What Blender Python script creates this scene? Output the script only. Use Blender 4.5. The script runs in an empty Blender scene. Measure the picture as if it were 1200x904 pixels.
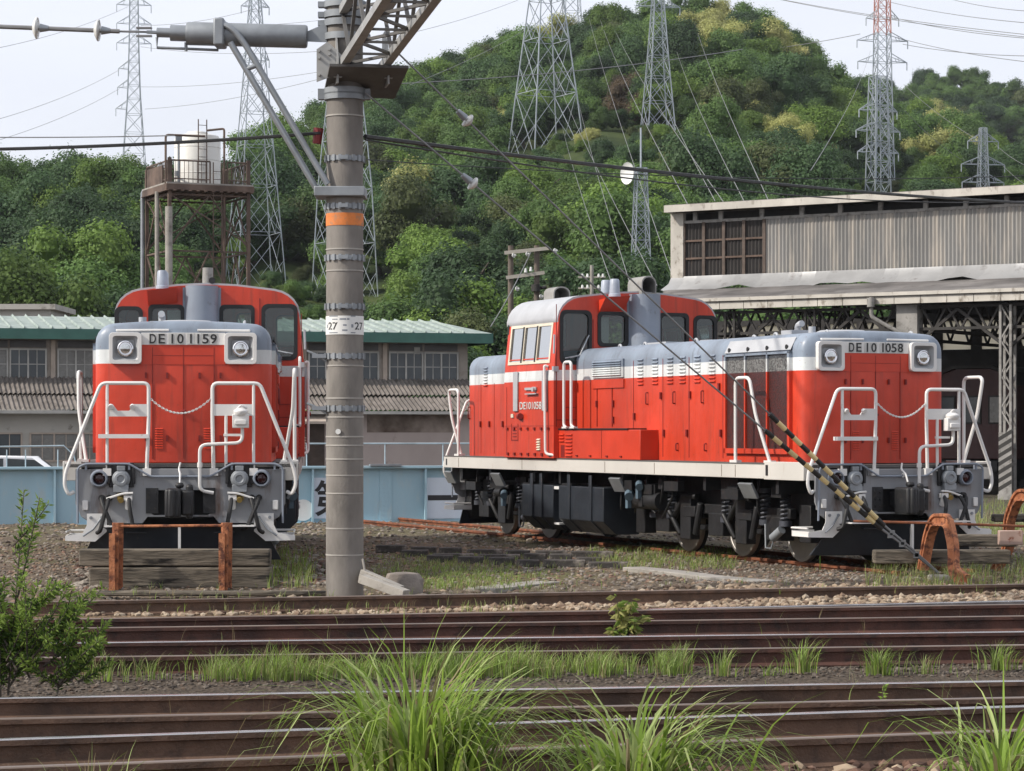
import bpy, math, random
import numpy as np
from mathutils import Vector, Matrix
from mathutils.geometry import tessellate_polygon
random.seed(7); R = math.radians
sc = bpy.context.scene; col = sc.collection
# ---------------------------------------------------------------- camera, sky, sun, exposure
F, V0, H = 2960.6, 506.3, 1.768            # focal length in px of a 1200 px wide frame, horizon row, eye height above the rails
cam = bpy.data.cameras.new('camera'); camo = bpy.data.objects.new('camera', cam); col.objects.link(camo)
cam.sensor_width = 36; cam.lens = 36*F/1200; cam.shift_y = (V0-452)/1200; cam.clip_end = 5000; cam.clip_start = .1
camo.location = (0, 0, H); camo.rotation_euler = (R(90), 0, 0); sc.camera = camo
W = bpy.data.worlds.new('World'); sc.world = W; W.use_nodes = True
SUN_AZ, SUN_EL = R(-108), R(38)            # azimuth measured from +Y towards +X
nt = W.node_tree; bg = nt.nodes['Background']
sky = nt.nodes.new('ShaderNodeTexSky'); sky.sky_type = 'NISHITA'; sky.sun_disc = False
sky.sun_elevation = SUN_EL; sky.sun_rotation = SUN_AZ; sky.air_density = 1.0; sky.dust_density = 3.0; sky.ozone_density = 1.5
hs = nt.nodes.new('ShaderNodeHueSaturation'); hs.inputs['Saturation'].default_value = .35
tc = nt.nodes.new('ShaderNodeTexCoord'); cn = nt.nodes.new('ShaderNodeTexNoise'); cn.inputs['Scale'].default_value = 2.2; cn.inputs['Detail'].default_value = 5
mp = nt.nodes.new('ShaderNodeMapping'); mp.inputs['Scale'].default_value = (1, 1, 4)
rmp = nt.nodes.new('ShaderNodeMapRange'); rmp.inputs[1].default_value = .3; rmp.inputs[2].default_value = .75; rmp.inputs[3].default_value = .52; rmp.inputs[4].default_value = .85
cl = nt.nodes.new('ShaderNodeMix'); cl.data_type = 'RGBA'; cl.inputs[7].default_value = (6.5, 6.75, 7.5, 1)   # thin high cloud veiling the blue
nt.links.new(tc.outputs['Generated'], mp.inputs[0]); nt.links.new(mp.outputs[0], cn.inputs['Vector']); nt.links.new(cn.outputs[0], rmp.inputs[0])
nt.links.new(sky.outputs[0], hs.inputs['Color']); nt.links.new(hs.outputs[0], cl.inputs[6]); nt.links.new(rmp.outputs[0], cl.inputs[0]); nt.links.new(cl.outputs[2], bg.inputs[0])
bg.inputs[1].default_value = .122
sl = bpy.data.lights.new('sun', 'SUN'); sl.energy = 3.2; sl.angle = R(1.5); sl.color = (1, .93, .83)
so = bpy.data.objects.new('sun', sl); col.objects.link(so)
sd = Vector((math.sin(SUN_AZ)*math.cos(SUN_EL), math.cos(SUN_AZ)*math.cos(SUN_EL), math.sin(SUN_EL)))
so.rotation_euler = sd.to_track_quat('Z', 'Y').to_euler()
sc.view_settings.view_transform = 'Standard'; sc.view_settings.look = 'None'; sc.view_settings.exposure = 0.40; sc.view_settings.gamma = 1
sc.cycles.max_bounces = 6; sc.cycles.transparent_max_bounces = 12; sc.cycles.caustics_reflective = False; sc.cycles.caustics_refractive = False

# ---------------------------------------------------------------- helpers
def P(u, v, d): return Vector(((u-600)*d/F, d, H-(v-V0)*d/F))
def G(u, v, z=0.0):
    d = F*(H-z)/(v-V0); return Vector(((u-600)*d/F, d, z))
class MB:
    def __init__(s): s.v = []; s.f = []; s.m = []
    def add(s, vs, fs, m=0):
        b = len(s.v); s.v += [tuple(p) for p in vs]
        for q in fs: s.f.append([b+i for i in q]); s.m.append(m)
    def box(s, x0, x1, y0, y1, z0, z1, m=0, M=None):
        vs = [Vector(p) for p in ((x0,y0,z0),(x1,y0,z0),(x1,y1,z0),(x0,y1,z0),(x0,y0,z1),(x1,y0,z1),(x1,y1,z1),(x0,y1,z1))]
        if M is not None: vs = [M @ p for p in vs]
        s.add(vs, [(3,2,1,0),(4,5,6,7),(0,1,5,4),(1,2,6,5),(2,3,7,6),(3,0,4,7)], m)
    def cyl(s, p0, p1, r0, r1=None, n=12, m=0, caps=True):
        s.tube([p0, p1], [r0, r0 if r1 is None else r1], n, m, caps)
    def tube(s, pts, r, n=8, m=0, caps=True):
        pts = [Vector(p) for p in pts]; k = len(pts)
        rs = r if isinstance(r, (list, tuple)) else [r]*k
        up = None; rings = []
        for i in range(k):
            t = (pts[min(i+1, k-1)]-pts[max(i-1, 0)])
            if t.length < 1e-9: t = Vector((0,0,1))
            t.normalize()
            if up is None: up = Vector((0,0,1)) if abs(t.z) < .9 else Vector((0,1,0))
            a = t.cross(up); a.normalize(); b = a.cross(t); b.normalize(); up = b
            rings.append([pts[i]+(a*math.cos(2*math.pi*j/n+math.pi/n)+b*math.sin(2*math.pi*j/n+math.pi/n))*rs[i] for j in range(n)])
        vs = [p for q in rings for p in q]
        fs = [(i*n+j, i*n+(j+1)%n, (i+1)*n+(j+1)%n, (i+1)*n+j) for i in range(k-1) for j in range(n)]
        if caps: fs += [tuple(reversed(range(n))), tuple((k-1)*n+j for j in range(n))]
        s.add(vs, fs, m)
    def lathe(s, prof, M=None, n=20, m=0):          # prof (r, z)
        M = M or Matrix(); k = len(prof)
        vs = [M @ Vector((r*math.cos(2*math.pi*j/n), r*math.sin(2*math.pi*j/n), z)) for r, z in prof for j in range(n)]
        fs = [(i*n+j, i*n+(j+1)%n, (i+1)*n+(j+1)%n, (i+1)*n+j) for i in range(k-1) for j in range(n)]
        fs += [tuple(reversed(range(n))), tuple((k-1)*n+j for j in range(n))]
        s.add(vs, fs, m)
    def plate(s, out, holes, fn, t0, t1, m=0):      # flat plate with holes; fn(a, b, t) -> point
        loops = [list(out)]+[list(h) for h in holes]; flat = [p for l in loops for p in l]; n = len(flat)
        tri = tessellate_polygon([[Vector((p[0], p[1], 0)) for p in l] for l in loops])
        vs = [fn(a, b, t0) for a, b in flat]+[fn(a, b, t1) for a, b in flat]
        fs = [tuple(t) for t in tri]+[tuple(i+n for i in reversed(t)) for t in tri]; o = 0
        for l in loops:
            for i in range(len(l)): j = (i+1) % len(l); fs.append((o+i, o+j, o+j+n, o+i+n))
            o += len(l)
        s.add(vs, fs, m)
    def sweep(s, prof, pts, side=None, m=0):        # profile (a, b) swept along pts: a along the side vector, b along up
        pts = [Vector(p) for p in pts]; k = len(pts); n = len(prof); vs = []
        for i in range(k):
            t = (pts[min(i+1,k-1)]-pts[max(i-1,0)]).normalized()
            a = Vector(side).normalized() if side is not None else t.cross(Vector((0,0,1))).normalized()
            b = a.cross(t).normalized()
            vs += [pts[i]+a*p+b*q for p, q in prof]
        fs = [(i*n+j, i*n+(j+1)%n, (i+1)*n+(j+1)%n, (i+1)*n+j) for i in range(k-1) for j in range(n)]
        fs += [tuple(reversed(range(n))), tuple((k-1)*n+j for j in range(n))]
        s.add(vs, fs, m)
    def build(s, name, mats, parent=None, smooth=35, bevel=0):
        me = bpy.data.meshes.new(name); me.from_pydata(s.v, [], s.f)
        if not isinstance(mats, (list, tuple)): mats = [mats]
        for q in mats: me.materials.append(q)
        if len(mats) > 1: me.polygons.foreach_set('material_index', s.m)
        import bmesh
        b = bmesh.new(); b.from_mesh(me); bmesh.ops.recalc_face_normals(b, faces=b.faces); b.to_mesh(me); b.free()
        if smooth: me.polygons.foreach_set('use_smooth', [True]*len(me.polygons)); me.set_sharp_from_angle(angle=R(smooth))
        o = bpy.data.objects.new(name, me); col.objects.link(o)
        if parent is not None: o.parent = parent
        if bevel:
            q = o.modifiers.new('bevel', 'BEVEL'); q.width = bevel; q.segments = 2; q.limit_method = 'ANGLE'; q.angle_limit = R(40)
        return o
def raw(name, v, f, mats, parent=None, mi=None, smooth=False):   # quick mesh from arrays
    me = bpy.data.meshes.new(name); me.from_pydata(v, [], f)
    for q in (mats if isinstance(mats, (list, tuple)) else [mats]): me.materials.append(q)
    if mi is not None: me.polygons.foreach_set('material_index', mi)
    if smooth: me.polygons.foreach_set('use_smooth', [True]*len(me.polygons))
    o = bpy.data.objects.new(name, me); col.objects.link(o)
    if parent is not None: o.parent = parent
    return o
def tag(o, label=None, cat=None, group=None, kind=None):
    if label: o['label'] = label
    if cat: o['category'] = cat
    if group: o['group'] = group
    if kind: o['kind'] = kind
    return o
def thing(name, label, cat, loc=(0,0,0), rz=0, group=None):
    o = bpy.data.objects.new(name, None); o.empty_display_size = .2; col.objects.link(o)
    o.location = loc; o.rotation_euler = (0, 0, rz); return tag(o, label, cat, group)
def copy_tree(o, parent=None):
    c = o.copy(); col.objects.link(c); c.parent = parent
    for ch in o.children: copy_tree(ch, c)
    return c
def text(name, s, mat, parent, M, height, width=None, extrude=.004, bold=0.0):
    cu = bpy.data.curves.new(name, 'FONT'); cu.body = s; cu.size = 1; cu.align_x = 'CENTER'; cu.align_y = 'CENTER'; cu.offset = bold
    t = bpy.data.objects.new(name, cu); col.objects.link(t)
    bpy.context.view_layer.update()
    me = bpy.data.meshes.new_from_object(t.evaluated_get(bpy.context.evaluated_depsgraph_get()))
    bpy.data.objects.remove(t)
    xs = [v.co.x for v in me.vertices]; ys = [v.co.y for v in me.vertices]
    if not xs: return None
    sy = height/max(1e-6, max(ys)-min(ys)); sx = (width/(max(xs)-min(xs))) if width else sy
    cx, cy = (max(xs)+min(xs))/2, (max(ys)+min(ys))/2
    n = len(me.vertices); fl = [tuple(p.vertices) for p in me.polygons]
    v0 = [((v.co.x-cx)*sx, (v.co.y-cy)*sy) for v in me.vertices]
    vs = [M @ Vector((a, b, extrude)) for a, b in v0]+[M @ Vector((a, b, 0)) for a, b in v0]
    from collections import Counter
    ed = Counter()
    for p in fl:
        for i in range(len(p)): ed[frozenset((p[i], p[(i+1) % len(p)]))] += 1
    fs = list(fl)
    for p in fl:
        for i in range(len(p)):
            a, b = p[i], p[(i+1) % len(p)]
            if ed[frozenset((a, b))] == 1: fs.append((a, a+n, b+n, b))
    bpy.data.meshes.remove(me)
    return raw(name, vs, fs, mat, parent)
def rrect(a0, a1, b0, b1, r, n=4):
    o = []
    for cx, cy, s in ((a1-r, b1-r, 0), (a0+r, b1-r, 90), (a0+r, b0+r, 180), (a1-r, b0+r, 270)):
        for i in range(n+1): t = R(s+90*i/n); o.append((cx+r*math.cos(t), cy+r*math.sin(t)))
    return o
def bend(pts, r=.06, n=4):                           # round the corners of a polyline
    pts = [Vector(p) for p in pts]; o = [pts[0]]
    for i in range(1, len(pts)-1):
        a, b, c = pts[i-1], pts[i], pts[i+1]; d0 = (a-b); d1 = (c-b)
        q = min(r, d0.length*.45, d1.length*.45); p0 = b+d0.normalized()*q; p1 = b+d1.normalized()*q
        for k in range(n+1): t = k/n; o.append(p0*(1-t)**2+b*2*t*(1-t)+p1*t*t)
    return o+[pts[-1]]

# ---------------------------------------------------------------- materials
def nodes(name):
    m = bpy.data.materials.new(name); m.use_nodes = True; t = m.node_tree
    return m, t, t.nodes['Principled BSDF']
def N(t, typ, **kw):
    n = t.nodes.new('ShaderNode'+typ)
    for k, v in kw.items():
        if k.startswith('i_'):
            key = k[2:]; key = int(key) if key.isdigit() else key.replace('_', ' '); n.inputs[key].default_value = v
        else: setattr(n, k, v)
    return n
def L(t, a, b): t.links.new(a, b)
def coords(t, scale=(1,1,1), space='Object'):
    c = N(t, 'TexCoord'); m = N(t, 'Mapping'); m.inputs['Scale'].default_value = scale
    L(t, c.outputs[space], m.inputs[0]); return m.outputs[0]
def mixc(t, fac, a, b, mode='MIX'):
    m = N(t, 'Mix', data_type='RGBA', blend_type=mode)
    for i, q in ((0, fac), (6, a), (7, b)):
        if hasattr(q, 'links'): L(t, q, m.inputs[i])
        elif i == 0: m.inputs[0].default_value = q
        else: m.inputs[i].default_value = (*q, 1) if len(q) == 3 else q
    return m.outputs[2]
def noise(t, vec, scale, detail=4, rough=.55):
    n = N(t, 'TexNoise', i_Scale=scale, i_Detail=detail, i_Roughness=rough)
    L(t, vec, n.inputs['Vector']); return n.outputs[0]
def ramp(t, x, a, b, lo=0., hi=1.):
    m = N(t, 'MapRange', i_1=a, i_2=b, i_3=lo, i_4=hi); L(t, x, m.inputs[0]); return m.outputs[0]
def bump(t, p, h, strength=.3, dist=.02):
    b = N(t, 'Bump', i_Strength=strength, i_Distance=dist); L(t, h, b.inputs['Height']); L(t, b.outputs[0], p.inputs['Normal'])
def mat(name, c, rough=.6, metal=0, var=.25, scale=3., c2=None, spots=None, spot_scale=6., spot=(.55, .75), bmp=.0, bscale=40., stretch=(1,1,1), spec=.5):
    m, t, p = nodes(name); v = coords(t, stretch)
    n1 = noise(t, v, scale)
    dark = tuple(q*(1-var) for q in c); lite = tuple(min(1, q*(1+var*.6)) for q in c) if c2 is None else c2
    out = mixc(t, ramp(t, n1, .3, .7), dark, lite)
    if spots:
        out = mixc(t, ramp(t, noise(t, v, spot_scale, 6, .65), *spot), out, spots)
    L(t, out, p.inputs['Base Color']); p.inputs['Metallic'].default_value = metal; p.inputs['Specular IOR Level'].default_value = spec
    L(t, ramp(t, noise(t, v, scale*3), .2, .8, max(.05, rough-.1), min(1, rough+.12)), p.inputs['Roughness'])
    if bmp: bump(t, p, noise(t, v, bscale, 5), bmp)
    return m
def paint_z(name, bands, rough=.38, grime=(.05,.035,.025), gz=None, mesh=False):
    """vehicle paint in horizontal bands along object Z: bands = [(z_top, colour), ...]"""
    m, t, p = nodes(name); c = N(t, 'TexCoord'); sx = N(t, 'SeparateXYZ'); L(t, c.outputs['Object'], sx.inputs[0])
    out = None
    for i, (zt, cc) in enumerate(bands):
        if out is None: out = cc; prev = zt; continue
        g = N(t, 'Math', operation='GREATER_THAN', i_1=prev); L(t, sx.outputs['Z'], g.inputs[0])
        out = mixc(t, g.outputs[0], out, cc); prev = zt
    mpn = N(t, 'Mapping'); L(t, c.outputs['Object'], mpn.inputs[0]); mpn.inputs['Scale'].default_value = (1, 1, .25)
    v = mpn.outputs[0]
    fade = mixc(t, 1., out, mixc(t, ramp(t, noise(t, v, 1.7, 6, .6), .3, .7), (.70,.72,.74), (1.10,1.16,1.2)), 'MULTIPLY')
    streak = N(t, 'Mapping'); L(t, c.outputs['Object'], streak.inputs[0]); streak.inputs['Scale'].default_value = (9, 9, .7)
    fade = mixc(t, ramp(t, noise(t, streak.outputs[0], 1.3, 5, .6), .56, .80, 0, .55), fade, grime)
    fade = mixc(t, ramp(t, noise(t, c.outputs['Object'], 26, 3, .6), .66, .72, 0, .55), fade, (.16,.05,.03))
    st2 = N(t, 'Mapping'); L(t, c.outputs['Object'], st2.inputs[0]); st2.inputs['Scale'].default_value = (3.5, 3.5, .5); st2.inputs['Location'].default_value = (7, 3, 1)
    fade = mixc(t, ramp(t, noise(t, st2.outputs[0], 1.6, 6, .65), .48, .74, 0, .45), fade, mixc(t, 1., fade, (1.2,1.3,1.3), 'MULTIPLY'))
    if mesh:
        w = N(t, 'TexVoronoi', i_Scale=22.); L(t, c.outputs['Object'], w.inputs['Vector'])
        q = noise(t, c.outputs['Object'], 38, 3, .7)
        fade = mixc(t, ramp(t, q, .42, .56, .85, .25), fade, (.02,.016,.015))
        bump(t, p, q, .5, .01)
    L(t, fade, p.inputs['Base Color'])
    L(t, ramp(t, noise(t, v, 5, 5), .2, .8, rough-.08, rough+.22), p.inputs['Roughness'])
    if not mesh:
        bump(t, p, noise(t, c.outputs['Object'], 2.3, 3), .42, .04)
    return m
def leafmat(name, c, c2, trans=.35, rnd=.35, rough=.6):
    m, t, p = nodes(name); oi = N(t, 'ObjectInfo'); v = coords(t)
    a = mixc(t, ramp(t, noise(t, v, .45, 4), .3, .7), c, c2)
    a = mixc(t, 1., a, mixc(t, ramp(t, oi.outputs['Random'], 0, 1), (1-rnd,)*3, (1+rnd*.7, 1+rnd*.7, 1+rnd*.3)), 'MULTIPLY')
    L(t, a, p.inputs['Base Color']); p.inputs['Roughness'].default_value = rough; p.inputs['Specular IOR Level'].default_value = .25
    tr = N(t, 'BsdfTranslucent'); L(t, a, tr.inputs[0]); mx = N(t, 'MixShader', i_0=trans)
    L(t, p.outputs[0], mx.inputs[1]); L(t, tr.outputs[0], mx.inputs[2]); L(t, mx.outputs[0], t.nodes['Material Output'].inputs[0])
    return m
def glassmat(name, tint=(.75,.8,.78), refl=.12):
    m, t, p = nodes(name); t.nodes.remove(p)
    tr = N(t, 'BsdfTransparent'); tr.inputs[0].default_value = (*tint, 1); gl = N(t, 'BsdfGlossy', i_Roughness=.03)
    lw = N(t, 'LayerWeight', i_Blend=.25); mx = N(t, 'MixShader')
    L(t, ramp(t, lw.outputs['Fresnel'], 0, 1, refl, 1), mx.inputs[0]); L(t, tr.outputs[0], mx.inputs[1]); L(t, gl.outputs[0], mx.inputs[2])
    L(t, mx.outputs[0], t.nodes['Material Output'].inputs[0]); return m
RED = (.56, .046, .018); WHITE = (.63, .62, .60); GREY = (.22, .25, .30)
M_hood = paint_z('hood_paint', [(2.58, RED), (2.755, WHITE), (9, GREY)])
M_cab = paint_z('cab_paint', [(2.58, RED), (2.745, WHITE), (9, RED)])
M_rad = paint_z('radiator_mesh', [(2.58, (.105,.015,.012)), (2.755, (.27,.26,.245)), (9, (.10,.11,.12))], mesh=True)
M_red = mat('red_paint', RED, .4, var=.15, scale=2)
M_white = mat('white_paint', (.70,.69,.67), .45, var=.08, scale=2, spots=(.35,.25,.18), spot_scale=4, spot=(.68,.8))
M_sill = mat('sill_white', (.58,.56,.52), .5, var=.1, scale=1.2, spots=(.3,.2,.13), spot_scale=5, spot=(.62,.8), stretch=(1,1,.3))
M_grey = mat('grey_paint', GREY, .45, var=.15, scale=2, spots=(.1,.09,.08), spot_scale=5, spot=(.62,.8))
M_beam = mat('beam_grey', (.245,.252,.265), .5, var=.15, scale=2, spots=(.10,.055,.035), spot_scale=3.5, spot=(.54,.72), stretch=(1,1,.25))
M_roof = mat('cab_roof_grey', (.40,.41,.43), .5, var=.12)
M_black = mat('running_gear_black', (.012,.0125,.0145), .55, var=.35, scale=5, spots=(.035,.028,.022), spot_scale=9, spot=(.55,.75))
M_tank = mat('tank_blue_black', (.018,.023,.031), .45, var=.3, scale=3, spots=(.07,.06,.05), spot_scale=6, spot=(.6,.8))
M_rubber = mat('rubber', (.012,.012,.013), .6)
M_steel = mat('wheel_steel', (.33,.31,.29), .45, .6, var=.2)
M_chrome = mat('chrome', (.7,.7,.72), .12, 1, var=.05)
M_lens = mat('lamp_lens', (.62,.63,.62), .10, .9, var=.25, scale=14)
M_tray = mat('lamp_tray', (.34,.35,.36), .4, var=.15)
M_redlens = mat('red_lens', (.03,.006,.008), .12)
M_num = mat('number_black', (.02,.02,.022), .5)
M_numplate = mat('number_plate_grey', (.55,.55,.53), .5)
M_cream = mat('cream_frame', (.66,.60,.48), .5, var=.12)
M_glass = glassmat('cab_glass', (.66,.72,.70), .05)
M_glass2 = glassmat('side_glass', (.5,.56,.56), .85)
M_inner = mat('cab_interior', (.10,.12,.11), .7)
M_brass = mat('brass', (.35,.25,.08), .45, .5)
M_seam = mat('seam_dark', (.20,.012,.009), .6)
M_rust = mat('rusty_rail', (.13,.045,.022), .8, var=.35, scale=6, c2=(.26,.085,.035), spots=(.05,.025,.018), spot_scale=9, bmp=.4)
M_rust2 = mat('orange_rust', (.36,.115,.045), .8, var=.3, scale=5, c2=(.50,.20,.09), spots=(.10,.032,.018), spot_scale=11, spot=(.48,.62), bmp=.5)
M_brown = mat('rail_brown', (.080,.047,.031), .7, var=.35, scale=2.5, c2=(.150,.086,.056), spots=(.05,.03,.022), spot_scale=7, spot=(.5,.7), bmp=.4, bscale=50)
M_brown2 = mat('rail_redbrown', (.058,.027,.021), .75, var=.35, scale=2.5, c2=(.11,.046,.032), spots=(.03,.018,.015), spot_scale=7, spot=(.5,.7), bmp=.4, bscale=50)
M_top = mat('rail_top_shiny', (.55,.53,.52), .22, .9, var=.1, scale=1.5)
M_topd = mat('rail_top_dull', (.22,.17,.14), .45, .5, var=.25, scale=1.5)
M_wood = mat('old_timber', (.105,.088,.066), .9, var=.5, scale=3.5, c2=(.23,.195,.15), spots=(.018,.015,.012), spot_scale=6, spot=(.48,.62), bmp=.9, bscale=16, stretch=(.25,1,2.5))
M_wood2 = mat('black_timber', (.03,.026,.024), .9, var=.4, scale=3, c2=(.10,.09,.08), spots=(.24,.21,.18), spot_scale=3, spot=(.52,.62), bmp=.5, bscale=22)
M_conc = mat('pole_concrete', (.205,.188,.17), .85, var=.38, scale=3.2, spots=(.25,.235,.21), spot_scale=5, spot=(.55,.8), bmp=.2, bscale=60, stretch=(1,1,.4))
M_concrete = mat('concrete', (.30,.28,.25), .9, var=.25, scale=3, spots=(.12,.1,.08), spot_scale=5, bmp=.3)
M_galv = mat('galvanised', (.30,.32,.34), .45, .55, var=.2, scale=4)
M_galvd = mat('galvanised_dull', (.27,.29,.31), .55, .35, var=.2, scale=4)
M_bracket = mat('bracket_steel', (.36,.36,.35), .5, .25, var=.2, scale=3)
M_brshade = mat('bracket_steel_shaded', (.13,.126,.122), .6, .3, var=.2, scale=3)  # darker copy of the bracket steel, shade of the undersides put into the colour
M_porc = mat('porcelain', (.7,.7,.68), .25)
M_wire = mat('wire_grey', (.22,.22,.22), .5, .3)
M_wireb = mat('wire_black', (.02,.02,.02), .6)
M_orange = mat('orange_band', (.66,.20,.045), .65, var=.2, scale=6, spots=(.34,.20,.12), spot_scale=9, spot=(.56,.7))
M_sign = mat('sign_white', (.72,.72,.7), .5, var=.05)
M_pyl = mat('pylon_steel', (.36,.40,.43), .5, .3, var=.15, scale=.2)
M_pylr = mat('pylon_red', (.48,.20,.15), .6, var=.15, scale=.2)
M_black_c = mat('stripe_black', (.02,.018,.016), .6)
M_yellow_c = mat('stripe_yellow', (.70,.55,.27), .6, var=.15)
# ---------------------------------------------------------------- locomotives
LL = 12.85
def hood_mesh(mb, x0, x1, w, zt, zb, r, R0=.14, R1=.14, ac=.035):
    def ring(x, i):
        ww, z1 = w-i, zt-i*.8; rr = max(.05, r-i*.5); pts = [(-ww, zb), (-ww, (zb+z1)/2), (-ww, z1-rr-ac)]
        for k in range(1, 7): t = R(180-15*k); pts.append((-ww+rr+rr*math.cos(t), z1-ac-rr+rr*math.sin(t)))
        for k in range(1, 6): q = -1+2*k/6; pts.append((q*(ww-rr), z1-ac*q*q))
        for k in range(6, -1, -1): t = R(15*k) if False else R(90-15*(6-k)); pts.append((ww-rr+rr*math.cos(t), z1-ac-rr+rr*math.sin(t)))
        pts += [(ww, (zb+z1)/2), (ww, zb)]
        return [(x, y, z) for y, z in pts]
    rings = []
    for k in range(5): e = R0*k/4; rings.append(ring(x0+e, R0-math.sqrt(max(0, R0*R0-(R0-e)**2))))
    for k in range(4, -1, -1): e = R1*k/4; rings.append(ring(x1-e, R1-math.sqrt(max(0, R1*R1-(R1-e)**2))))
    n = len(rings[0]); vs = [p for q in rings for p in q]
    fs = [(i*n+j, i*n+j+1, (i+1)*n+j+1, (i+1)*n+j) for i in range(len(rings)-1) for j in range(n-1)]
    fs += [tuple(range(n)), tuple((len(rings)-1)*n+j for j in reversed(range(n)))]
    mb.add(vs, fs)
def louver(mb, x0, x1, y, zs, s):                    # pressed slots standing proud of a side wall, s = side sign
    for z in zs:
        a, b = (y, y+s*.028)
        mb.add([(x0,a,z),(x1,a,z),(x1,b,z-.022),(x0,b,z-.022),(x0,a,z-.034),(x1,a,z-.034)], [(0,1,2,3),(3,2,5,4),(0,3,4),(1,5,2)])
def end_gear(root, E, front, hx):
    """everything on one end of the frame; local x points outward from the end beam face at x = 0"""
    def fin(mb, name, mats, parent=None, **k):
        mb.v = [tuple(E @ Vector(p)) for p in mb.v]; return mb.build(name, mats, parent or root, **k)
    m = MB()
    out = [(-1.27,1.28),(-1.27,.86),(-1.2,.70),(-1.08,.62),(-.46,.62),(-.40,.70),(.40,.70),(.46,.62),(1.08,.62),(1.2,.70),(1.27,.86),(1.27,1.28)]
    m.plate(out, [rrect(-.36,.36,.72,1.02,.04,2)], lambda a, b, t: Vector((t, a, b)), -.03, 0)
    m.box(-.02,.018,-.5,.5,1.2,1.285); m.box(-.3,-.03,-1.26,1.26,1.2,1.27)
    for y in (-1.1,-.45,.45,1.1): m.box(-.25,-.03,y-.02,y+.02,.75,1.2)
    beam = fin(m, 'end_beam', M_beam, bevel=.006)
    m = MB(); m.box(-.5,-.1,-.4,.4,.68,1.06); m.box(.002,.02,-.42,-.27,.74,1.05); m.box(.002,.02,.27,.42,.74,1.05)
    for s in (-1,1):
        for z in (.8,.89,.98):
            for d in (.31,.38): m.cyl((.02,s*d,z),(.034,s*d,z),.014,n=8)
    fin(m, 'coupler_pocket', M_black, beam)
    m = MB(); m.box(-.1,.16,-.11,.11,.78,1.0); m.box(.12,.46,-.17,.02,.70,1.05); m.box(.12,.36,.02,.17,.72,1.03); m.box(.38,.5,-.13,-.04,.70,1.05)
    m.cyl((.3,.12,.68),(.3,.12,1.1),.045,n=10); m.box(.2,.3,-.05,.05,1.05,1.12)
    fin(m, 'coupler', M_black, bevel=.03)
    m = MB(); m.tube(bend([(.2,0,1.1),(.14,0,1.22),(.06,-.02,1.28),(.05,.0,1.36)],.03), .012, 6); m.lathe([(.03,-.01),(.03,.01),(.018,.01),(.018,-.01)], Matrix.Translation((.08,0,1.2)) @ Matrix.Rotation(R(90),4,'X'), 12)
    fin(m, 'uncoupling_link', M_white)
    # pipe running across the end
    m = MB(); m.tube(bend([(.03,-1.24,.62),(.06,-1.24,1.30),(.06,-1.14,1.345),(.06,-.62,1.345),(.06,-.36,1.19),(.06,.36,1.19),(.06,.62,1.345),(.06,1.14,1.345),(.06,1.24,1.30),(.03,1.24,.62)],.05), .014, 7)
    for y in (-1.14,-.62,0,.62,1.14): m.box(0,.06,y-.012,y+.012,1.17 if abs(y)<.3 else 1.27,1.2 if abs(y)<.3 else 1.36)
    fin(m, 'uncoupling_lever', M_grey)
    for s in (-1,1):
        y = s*.98; X = Matrix.Rotation(R(90),4,'Y')
        m = MB(); m.lathe([(.075,0),(.112,0),(.112,.05),(.092,.09),(.078,.09),(.075,.02)], Matrix.Translation((0,y,1.165)) @ X, 20)
        lm = fin(m, 'marker_lamp', M_grey)
        m = MB(); m.lathe([(.076,.012),(.06,.05),(.03,.065),(.0,.07)], Matrix.Translation((0,y,1.165)) @ X, 16); fin(m, 'lens', M_redlens, lm)
        y = s*.715
        m = MB(); m.box(-.02,.03,y-.15,y+.15,1.06,1.36); m.box(.03,.06,y-.17,y-.13,1.1,1.34); m.box(.03,.06,y+.13,y+.17,1.1,1.34)
        jb = fin(m, 'jumper_socket', M_black, bevel=.008)
        m = MB(); m.lathe([(.11,0),(.11,.05),(.085,.06),(.085,.085),(.045,.09),(.045,.075),(0,.075)], Matrix.Translation((.03,y,1.16)) @ X, 18); m.box(.03,.1,y-.09,y+.09,1.0,1.09); m.box(.03,.09,y-.05,y+.05,1.26,1.32)
        fin(m, 'socket_cover', M_galvd, jb, bevel=.006)
        m = MB(); m.box(.0,.04,y-.05,y+.05,.9,.99); m.cyl((.03,y,.93),(.11,y,.9),.035,n=10); fin(m, 'pipe_fitting', M_brass, jb)
        # air hoses
        for k, (y0, dy, dz) in enumerate(((.62,-.05,-.32),(.86,.1,-.40),(.95,-.14,-.36))):
            y = s*y0
            m = MB(); m.tube(bend([(0,y,.93),(.1,y,.92),(.17,y+s*dy*.3,.80),(.17,y+s*dy,.93+dz),(.10,y+s*dy*1.4,.93+dz-.02)],.07), .026, 8); m.cyl((.0,y,.93),(.06,y,.93),.04,n=10)
            fin(m, 'air_hose', M_rubber)
        y = s*.63
        m = MB(); m.cyl((.02,y,.80),(.08,y,.93),.04,n=10); m.tube(bend([(.1,y-.06*s,.99),(.1,y+.06*s,.985),(.09,y+.26*s,.92)],.05), .014, 6); m.box(.02,.1,y-.05,y+.05,.9,.96)
        fin(m, 'angle_cock', M_white)
        m = MB(); m.box(0,.03,s*1.15-.035,s*1.15+.035,.78,.90); fin(m, 'tool_bracket', M_white, bevel=.01)
        # shunter's step
        m = MB(); a = s*1.05
        prof = [(a-s*.16,.74),(a+s*.08,.74),(a+s*.08,.60),(a+s*.13,.50),(a+s*.34,.47),(a+s*.34,.41),(a-s*.02,.40),(a-s*.16,.52)]
        m.plate(prof, [], lambda p, q, t: Vector((t, p, q)), .02, .035)
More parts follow.
